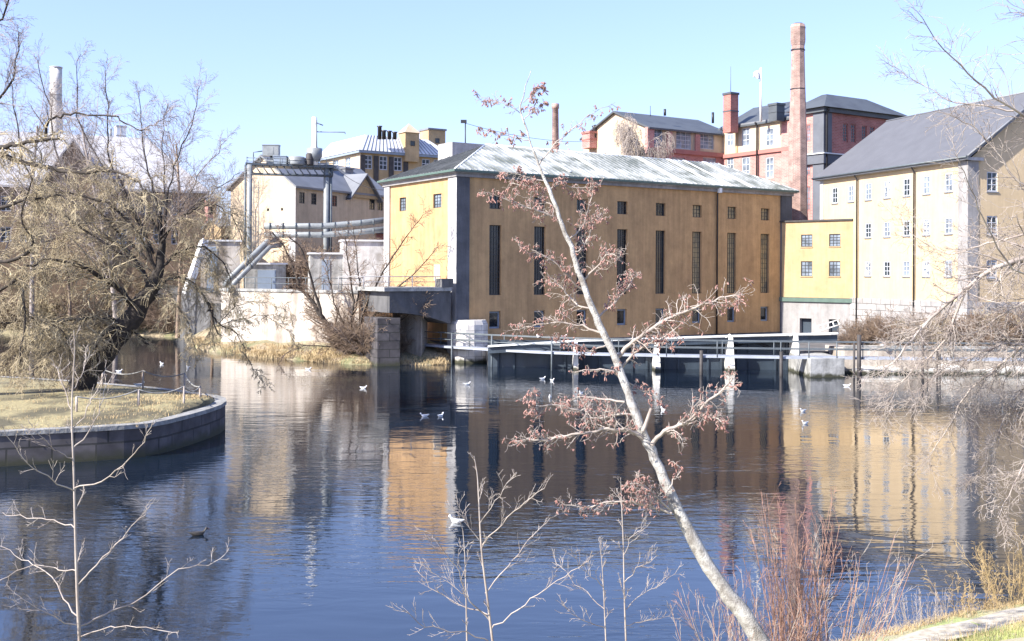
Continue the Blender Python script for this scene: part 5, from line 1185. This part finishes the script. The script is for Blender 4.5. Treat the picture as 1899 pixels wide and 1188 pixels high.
WB = [([(255,575),(215,530),(160,500),(100,480),(40,500)],.22,.05,15,2.3,SW,(0,-3)), ([(240,598),(190,590),(130,590),(70,620),(30,680)],.16,.04,16,2.0,SW,(0,-2)), ([(262,565),(310,520),(350,520),(385,560),(405,620)],.12,.03,12,1.7,SW,(0,2)),
 ([(230,605),(262,625),(275,640)],.10,.05,2,.6,SW,(0,0)), ([(290,505),(330,470),(380,460),(420,500),(435,570)],.11,.02,14,1.8,SW,(0,1)), ([(280,530),(240,470),(190,440),(130,430),(60,460)],.18,.04,16,2.2,SW,(0,3)),
 ([(298,450),(340,400),(390,380),(430,400),(450,450)],.09,.02,12,1.6,SW,(0,0)), ([(290,500),(240,410),(180,370),(110,360),(50,400)],.14,.03,15,2.1,SW,(0,-1)), ([(300,440),(270,380),(230,350),(180,340)],.10,.03,12,1.9,SW,(0,2)),
 ([(400,595),(425,610),(448,635),(470,680),(490,715)],.05,.012,8,.9,SW,(1,1)), ([(405,600),(440,570),(500,560),(540,580)],.03,.008,5,.9,SW,(1,0)), ([(405,605),(450,590),(500,590),(560,640)],.03,.008,6,.8,SW,(1,1)),
 ([(385,560),(392,580),(402,598)],.07,.05,0,0,SW,(2,1)),
 ([(245,590),(200,620),(160,640),(110,640),(60,700)],.10,.03,16,1.6,SW,(0,-4)), ([(275,540),(320,560),(350,600),(365,650)],.07,.02,10,1.3,SW,(0,-1)),
 ([(296,450),(290,380),(270,300),(262,240),(258,170)],.10,.02,18,1.5,SU,(0,1)), ([(290,500),(245,380),(205,300),(200,220),(195,130)],.12,.02,20,1.7,SU,(0,-1)), ([(300,460),(310,370),(330,290),(360,210),(370,160)],.09,.02,18,1.5,SU,(0,1)),
 ([(300,450),(340,380),(380,310),(420,260)],.07,.015,14,1.3,SU,(0,0)), ([(298,440),(350,390),(400,350),(445,320)],.06,.015,12,1.2,SU,(0,-1)), ([(296,430),(305,340),(300,260),(312,190)],.07,.015,14,1.3,SU,(0,2)), ([(270,480),(170,380),(110,300),(90,200),(70,110)],.12,.02,20,1.8,SU,(0,2)), ([(240,480),(120,400),(50,320),(30,220),(15,130)],.12,.02,18,1.8,SU,(0,-2)), ([(285,470),(230,360),(160,260),(140,180),(150,100)],.1,.02,16,1.5,SU,(0,3))]
for pix, r0, r1, nc, Lc, S_, dy in WB: px_branch(T, 1, k_(pix, (YW+.3+dy[0]*.2, YW+.3+dy[1])), r0*.72 if S_ is SW else r0*.6, r1*.8, rnd, S_, int(nc*(2.6 if S_ is SW else 1.9)), Lc, .08, 4, 0 if S_ is SW else 1, 6, .05, 4, 2)
plant('willow_tree', (wt_[0][0],wt_[0][1],IZ), 'big dark trunked willow leaning right on the island with tangled olive twigs', 'tree', T, [M['bark_d'], [M['twig_o'], M['twig_g'], M['bark_d']]])

# ---- second tree, trunk outside the left edge
rnd = random.Random(61); T = [MB(), MB()]; YL = 47.; bx = P(-90,700,YL)[0]
T[0].tube(curve([(bx,YL,IZ-.2),(bx+.2,YL,4.5),(bx-.1,YL,8),(bx+.2,YL,12),(bx+.4,YL,17)],5), [.5-.4*i/20 for i in range(21)], 10)
LBs = [([(-90,280),(-20,275),(20,270),(60,262),(110,256)],.16,.05,9,1.3,SW,(0,-3)), ([(-90,300),(-20,283),(30,296),(90,312),(150,318),(215,318),(250,335),(270,352)],.15,.03,12,1.5,SW,(0,-4)), ([(88,262),(88,228),(112,214),(150,212),(205,216),(240,232),(260,242)],.07,.02,9,1.2,SU,(-2,-3)), ([(260,242),(285,232),(312,218)],.03,.01,5,.8,SU,(-3,-3)),
 ([(-90,500),(-20,490),(40,475),(60,450),(40,400),(60,330)],.12,.03,14,1.5,SW,(0,-2)), ([(-90,420),(0,385),(60,370),(110,360),(140,380)],.10,.03,14,1.6,SW,(0,-3)), ([(-80,560),(0,540),(40,520),(45,600),(35,680)],.10,.03,14,1.5,SW,(0,-1)),
 ([(-80,100),(-30,60),(10,20),(20,-40)],.09,.02,14,1.5,SU,(0,-2)), ([(-80,220),(0,180),(30,130),(35,60)],.08,.02,14,1.5,SU,(0,-2)), ([(-80,620),(0,600),(60,590),(120,620),(130,690)],.09,.02,16,1.4,SW,(0,1))]
for pix, r0, r1, nc, Lc, S_, dy in LBs: px_branch(T, 1, k_(pix, (YL+dy[0], YL+dy[1])), r0, r1, rnd, S_, int(nc*1.9), Lc, .12, 4, 0 if S_ is SW else 1, 6, .04, 4, 2)
plant('willow_tree', (bx,YL,IZ), 'neighbouring willow at the left edge sending long dark limbs into view', 'tree', T, [M['bark_d'], [M['twig_o'], M['twig_g'], M['bark_d']]])

# ---- generic bare trees (built once, copied)
SG = Sp(n=[22,11,8], L=[.42,.42,.42], ang=[.6,.65,.7], wob=[.03,.06,.09], grav=[.01,.03,.0], seg=[12,8,5,4], rr=.42, sides=(8,4,3,3), rmin=.0085, start=.2, up=.2)
SGd = Sp(n=[16,8,6], L=[.36,.42,.5], ang=[.6,.75,.8], wob=[.04,.08,.1], grav=[.0,-.02,-.14], seg=[12,8,6,5], rr=.42, sides=(8,4,3,3), rmin=.012, start=.2)
def bare(name, H, r, S, seed, mats, label, cat='tree', group=None):
    rn = random.Random(seed); T = [MB(), MB()]; grow(T, (0,0,-.3), (0,0,1), H, r, 0, S, rn, 0, 3)
    return plant(name, (0,0,0), label, cat, T, [M[mats[0]], M[mats[1]]], group=group)
def place(o, x, Y, z, s_, rz, label, group=None, first=[None]):
    c = o if not o.get('placed') else copy_tree(o); o['placed'] = 1
    c.location = (P(x,500,Y)[0], Y, z); c.scale = (s_,s_,s_); c.rotation_euler = (0,0,rz); c['label'] = label
    if group: c['group'] = group
    return c
G1 = bare('bare_tree', 14, .17, SG, 71, ('twig_g','twig_g'), 'x'); G2 = bare('bare_tree', 12, .14, SG, 72, ('twig_b','twig_b'), 'x')
gt_ = 'bare trees behind the island willow'
place(G1, 60, 112, 1.5, 1.55, .3, 'tall bare tree just right of the left edge, behind the willow', gt_)
place(G1, 215, 106, 1.5, 1.45, 2.1, 'tall thin bare tree behind the willow, between two roof chimneys', gt_)
place(G2, 330, 104, 1.0, 1.55, 1.0, 'rounded bare tree behind the willow over the end of the grey roof', gt_)
place(G2, 395, 108, 1.0, 1.15, 4.0, 'smaller bare tree at the right side of the willow crown', gt_)
place(G2, 130, 114, 1.5, 1.3, 5.0, 'bare tree in front of the white chimney', gt_)
place(G1, -10, 108, 1.5, 1.5, 1.2, 'bare tree cut by the left edge, behind the willow', gt_)
for o_ in (G1, G2): del o_['placed']
# brushy shrubs, built once and copied
def brush(seed, mats, H=3.4, n=46, S=None, rmin=.016, name='bare_shrub'):
    S = S or Sp(n=[13,9], L=[.42,.5], ang=[.6,.75], wob=[.06,.1], grav=[.0,-.03], seg=[7,5,4], rr=.5, sides=(4,3,3), rmin=rmin, start=.12)
    return shrub(name, (0,0,0), 'x', seed, n, H, 1.1, .05, S, mats, rad=1.0)
B1 = brush(81, ('twig_b','twig_b')); B2 = brush(82, ('twig_g','twig_b')); B3 = brush(83, ('twig_o','twig_o'), 3.0, 40)
gs = 'leafless shrubs on the far left bank'
for i, (x, Y, s_, rz, lb) in enumerate(((20,121,1.3,0,'at the left edge of the far bank'),(95,120,1.4,1,'second from the left edge of the far bank'),(175,119,1.3,2,'on the far bank behind the willow trunk'),(250,118,1.2,3,'on the far bank seen past the willow fork'),(318,116,1.1,4,'under the right side of the willow crown'),(140,126,1.9,5,'tall one below the grey mill gable'),(50,127,1.9,.5,'tall one below the left part of the grey mill roof'),(240,126,1.8,2.5,'tall one below the right part of the grey mill roof'),(345,121,1.5,3.5,'in front of the dark culvert wall'))):
    place((B1,B3)[i%2], x, Y, .6 if Y < 122 else 1.5, s_, rz, 'tangled leafless shrub '+lb, gs)
gs = 'leafless shrubs on the right bank'
for i, (x, Y, s_, rz, lb) in enumerate(((1612,82,.72,0,'beside the downpipe of the pale building'),(1655,81,.8,1,'below the granite base, second from the connecting wing'),(1705,80.5,.78,2,'in the middle of the row below the granite base'),(1760,81,.85,3,'below the grey corner of the pale building'),(1815,80,.9,4,'right of the grey corner of the pale building'),(1870,80,.95,5,'nearest the right edge under the gable'),(1585,81,.45,2.2,'small pale one nearest the white ladder'),(1930,80,1.,.4,'cut by the right edge'))):
    place((B1,B2,B3)[i%3], x, Y, 1.4, s_, rz, 'leafless shrub '+lb, gs)
gs = 'leafless shrubs of the yard'
for i, (x, Y, s_, rz, lb) in enumerate(((580,101,1.2,0,'under the left part of the pipelines'),(625,101.5,1.35,1,'behind the big gantry leg'),(670,102,1.3,2,'under the cross gable of the workshop'),(705,102,1.15,3,'against the left edge of the ochre hall'),(540,101,.9,4,'below the lit workshop gable'))):
    place((B1,B2)[i%2], x, Y, 5, s_, rz, 'rusty brown shrub '+lb, gs)

# ---- willow shrub on the bank before the concrete wall
rnd = random.Random(91); T = [MB(), MB()]; YC = 84.
SC = Sp(n=[6,6,9], L=[1,.5,.5], ang=[.6,.7,.8], wob=[.07,.1,.14], grav=[.01,.0,-.02], seg=[7,6,4,3], rr=.42, sides=(8,4,3,3,3), rmin=.017, start=.15)
CB = [([(650,668),(632,632),(605,598),(580,560),(556,530),(535,470),(505,430)],.30,.04,15,2.0,(0,1)), ([(600,592),(585,545),(570,490),(555,455),(535,440)],.14,.03,10,1.4,(0,-1)), ([(655,668),(650,610),(655,560),(648,500),(640,440)],.16,.03,15,1.7,(0,0)),
 ([(658,668),(668,600),(690,545),(720,490),(760,430),(790,395)],.14,.02,15,1.7,(0,-1)), ([(662,668),(690,590),(730,540),(775,500),(815,455)],.12,.02,14,1.6,(0,-2)), ([(652,600),(665,540),(662,480),(655,420)],.09,.02,10,1.4,(0,1)),
 ([(660,668),(700,620),(745,590),(790,560)],.08,.02,14,1.5,(0,-2)), ([(656,668),(700,640),(730,640)],.08,.02,14,1.6,(0,-1)), ([(640,650),(590,640),(540,650),(500,690)],.06,.02,12,1.2,(0,-3)), ([(655,640),(620,560),(610,510),(595,470)],.08,.02,12,1.3,(0,0))]
for pix, r0, r1, nc, Lc, dy in CB: px_branch(T, 1 if r0 < .2 else 0, k_(pix, (YC+dy[0], YC+dy[1])), r0, r1, rnd, SC, int(nc*2.3), Lc, .12, 3, 0, 7, .04, 4, 1 if r0 < .2 else 0)
c0 = P(650,668,YC); plant('willow_tree', (c0[0],YC,.4), 'many limbed leaning bush tree in front of the stained concrete wall', 'tree', T, [M['bark_d'], [M['twig_b'], M['bark_d']]])
gs = 'tangled shrubs at the foot of the concrete wall'
for i, (x, Y, s_, rz, lb) in enumerate(((690,83.5,.95,0,'to the left of the dark masonry block'),(722,83.2,.5,1,'on top of the bank by the bridge abutment'),(655,85,.85,2,'around the base of the leaning bush tree'))):
    place((B2,B1,B2)[i], x, Y, .6, s_*1.0, rz, 'dense twiggy shrub '+lb, gs)
for o_ in (B1,B2,B3): 
    if 'placed' in o_: del o_['placed']
# ---- weeping birch before the brick mill
rnd = random.Random(95)
SBi = Sp(n=[60,13,11], L=[.26,.55,.9], ang=[.55,.8,.9], wob=[.03,.08,.05], grav=[.01,-.08,-.45], seg=[10,7,7,7], rr=.42, sides=(8,4,3,3), rmin=.017, start=.3)
T = [MB(), MB()]; bp_ = P(1178,300,119); grow(T, (bp_[0],119,3), (0,0,1), 19.0, .22, 0, SBi, rnd, 0, 3)
plant('weeping_birch', (bp_[0],119,3), 'pale weeping birch with hanging twigs before the gable of the brick mill', 'tree', T, [M['bark_w'], M['twig_p']])
# bare tree on the yard near the gantry
# ---- grasses (stuff)
def blades(name, spots, h, m_, label, w_=.012, seed=1, lean=.5):
    rn = random.Random(seed); mb = MB()
    for (x,y,z,n,R_) in spots:
        for i in range(n):
            a = rn.uniform(0,6.28); q = R_*rn.random()**.5; px_, py_ = x+q*math.cos(a), y+q*math.sin(a); l = h*rn.uniform(.4,1.2); b_ = rn.uniform(0,6.28); le = lean*rn.uniform(.1,1)*l; c_, s_ = math.cos(b_)*w_, math.sin(b_)*w_
            b2 = rn.uniform(0,6.28); dx, dy = math.cos(b2)*le, math.sin(b2)*le
            mb.face([(px_-c_,py_-s_,z-.03),(px_+c_,py_+s_,z-.03),(px_+dx*.4+c_*.7,py_+dy*.4+s_*.7,z+l*.6),(px_+dx*.4-c_*.7,py_+dy*.4-s_*.7,z+l*.6)]); mb.face([(px_+dx*.4-c_*.7,py_+dy*.4-s_*.7,z+l*.6),(px_+dx*.4+c_*.7,py_+dy*.4+s_*.7,z+l*.6),(px_+dx,py_+dy,z+l*.85)])
    o = mb.build(name, m_, None, uv=False); tag(o, label, 'grass', kind='stuff'); return o
rn = random.Random(7); sp = []
for i in range(520):
    x = rn.uniform(356,830); 
    for (xa,ya),(xb,yb) in zip(((355,645),(430,655),(500,664),(600,672),(700,677),(832,676)), ((430,655),(500,664),(600,672),(700,677),(832,676),(900,676))):
        if xa <= x <= xb: yy = ya+(yb-ya)*(x-xa)/(xb-xa); break
    p = G(x,yy); d = rn.random()**1.5*4.5; sp.append((p[0]-d*.2, p[1]+d, .0+min(.28,.4*d)+(.12*max(0,d-.7)), 26, .45))
blades('bank_grass', sp, .34, M['drygrass'], 'dry straw coloured grass along the foot of the concrete wall', .02, 7, .9)
sp = []
for i in range(900):
    X = rn.uniform(4.5,16); d = rn.uniform(-.05,.75)**1.0; Y = near_edge(X)-d; sp.append((X,Y,near_z(X,Y),14,.16))
for i in range(260):
    X = rn.uniform(1,12); d = rn.uniform(2.2,5); Y = near_edge(X)-d; sp.append((X,Y,near_z(X,Y),12,.3))
blades('edge_grass', sp, .17, M['drygrass'], 'short dry grass along the edge of the near bank', .004, 8, 1.1)
M['newgrass'] = mat('new_green_grass', (.22,.27,.09), .9, .15, 3, col2=(.34,.33,.14)); sp = []
for i in range(2600):
    X = rn.uniform(5,14); d = rn.uniform(2.0,5.5); Y = near_edge(X)-d; sp.append((X,Y,near_z(X,Y),10,.2))
blades('lawn_grass', sp, .05, M['newgrass'], 'short fresh grass on the near bank in the right corner', .004, 9, 1.0)
sp = []
for i in range(900):
    t_ = rn.random(); r_ = rowsI[min(int(rn.random()*len(rowsI)), len(rowsI)-1)]; k = rn.randrange(9); p = r_[k]; sp.append((p[0]+rn.uniform(-.9,.2), p[1]+rn.uniform(-.5,.5), p[2], 10, .5))
sp = [q for q in sp if q[0] < -13.6 and q[1] < 59]
blades('island_grass', sp, .09, M['drygrass'], 'thin winter grass on the island', .010, 10, .8)

# ================================================================== BIRDS
def gull(col='w'):
    r = bpy.data.objects.new('gull', None); C.objects.link(r)
    m = MB(); prof = [(-.20,.10,.004,.012),(-.17,.085,.022,.022),(-.11,.07,.045,.045),(-.04,.055,.065,.062),(.03,.055,.068,.066),(.09,.07,.055,.055),(.125,.10,.038,.036),(.145,.135,.030,.028),(.16,.165,.034,.032),(.185,.175,.032,.032),(.208,.17,.018,.02),(.215,.168,.004,.005)]
    n = 10; k = 0
    for x, z, ry, rz in prof:
        for j in range(n): c_, s_ = CS[n][j]; m.v.append((x, ry*c_, z+rz*s_))
    for i in range(len(prof)-1):
        for j in range(n): m.f.append((i*n+j, i*n+(j+1)%n, (i+1)*n+(j+1)%n, (i+1)*n+j)); m.m.append(0); m.sm.append(True)
    m.f.append(tuple(range(n))[::-1]); m.m.append(0); m.sm.append(False); m.f.append(tuple((len(prof)-1)*n+j for j in range(n))); m.m.append(0); m.sm.append(False)
    m.build('body', M['gull' if col == 'w' else 'duckb'], r)
    for s_ in (-1,1):
        w_ = MB(); up_ = [(.07,.062*s_,.105),(0,.072*s_,.115),(-.08,.062*s_,.112),(-.17,.03*s_,.118),(-.24,.008*s_,.122)]; lo = [(.06,.074*s_,.07),(0,.08*s_,.06),(-.08,.07*s_,.068),(-.17,.035*s_,.098),(-.24,.012*s_,.116)]
        for i in range(4):
            q = [lo[i],lo[i+1],up_[i+1],up_[i]]; w_.face(q if s_ < 0 else q[::-1], 0, True); tp = [up_[i],up_[i+1],(up_[i+1][0],0,up_[i+1][2]+.004),(up_[i][0],0,up_[i][2]+.012)]; w_.face(tp if s_ < 0 else tp[::-1], 0, True)
        w_.build('wing', M['gullw' if col == 'w' else 'duckb'], r)
    b_ = MB(); b_.tube([(.205,0,.17),(.235,0,.166),(.25,0,.158)], [.010,.007,.003], 6); b_.build('beak', M['beak'], r)
    return r
g0 = gull(); first = True; rn = random.Random(2)
GL = [(572,685,0,'nearest the dry grass bank'),(674,720,0,'alone between the bank and the ochre reflection'),(866,713,0,'just below the stone pier'),(1006,703,0,'leftmost of the three by the third footbridge pile'),(1024,706,0,'rightmost of the three by the third footbridge pile'),(1020,737,0,'nearest the viewer of the three by the footbridge pile'),(1078,730,0,'left of the leaning trunk above the catkin branch'),(1230,761,0,'right of the leaning trunk beside the broken stub'),(1489,763,0,'farther of the pair on the right side'),(1493,786,0,'nearer of the pair on the right side'),(787,772,0,'left one of the pair on the yellow reflection'),(817,772,0,'right one of the pair on the yellow reflection'),(846,968,0,'closest to the viewer, at the tip of the yellow reflection'),(300,675,0,'behind the island chain, farther out'),(349,682,0,'right of the island fence posts'),(221,689,0,'right of the willow trunk'),(1571,716,0,'under the footbridge by the concrete block'),(188,690,0,'touching the outline of the willow trunk')]
def put(o, p, rz, sc, lb, grp):
    c = o if 'placed' not in o else copy_tree(o); o['placed'] = 1; c.location = p; c.rotation_euler = (0,0,rz); c.scale = (sc,sc,sc); c['label'] = lb; c['category'] = 'gull'
    c['group'] = grp; return c
for x, y, z, lb in GL: put(g0, (*G(x,y)[:2], -.035), rn.uniform(0,6.28), 1.12, 'white gull floating '+lb, 'gulls on the river')
for x, y, dz, lb in ((258,718,0,'standing on the turf beside the chain fence'),):
    p = G(x,y,IZ+.1); put(g0, (p[0],p[1],IZ+.14), .6, 1.2, 'white gull '+lb, 'gulls on the river')
p = onb(998,1.0); put(g0, (p[0],p[1],p[2]+.0), 2.0, 1.1, 'white gull perched on the footbridge handrail left of the leaning trunk', 'gulls on the river')
p = onb(1047,1.0,1.05); put(g0, (p[0],p[1],p[2]), .5, 1.1, 'white gull perched on the far handrail before the first dam pier', 'gulls on the river')
p = P(1627,640,77); put(g0, (p[0],75.9,1.95), 3.3, 1.3, 'white gull sitting on the low quay wall under the bushes', 'gulls on the river')
del g0['placed']
dk_ = gull('d'); p = G(368,992); dk_.location = (p[0],p[1],-.04); dk_.rotation_euler = (0,0,.5); dk_.scale = (1.15,)*3; tag(dk_, 'small dark duck swimming on the open blue water below the island', 'duck')
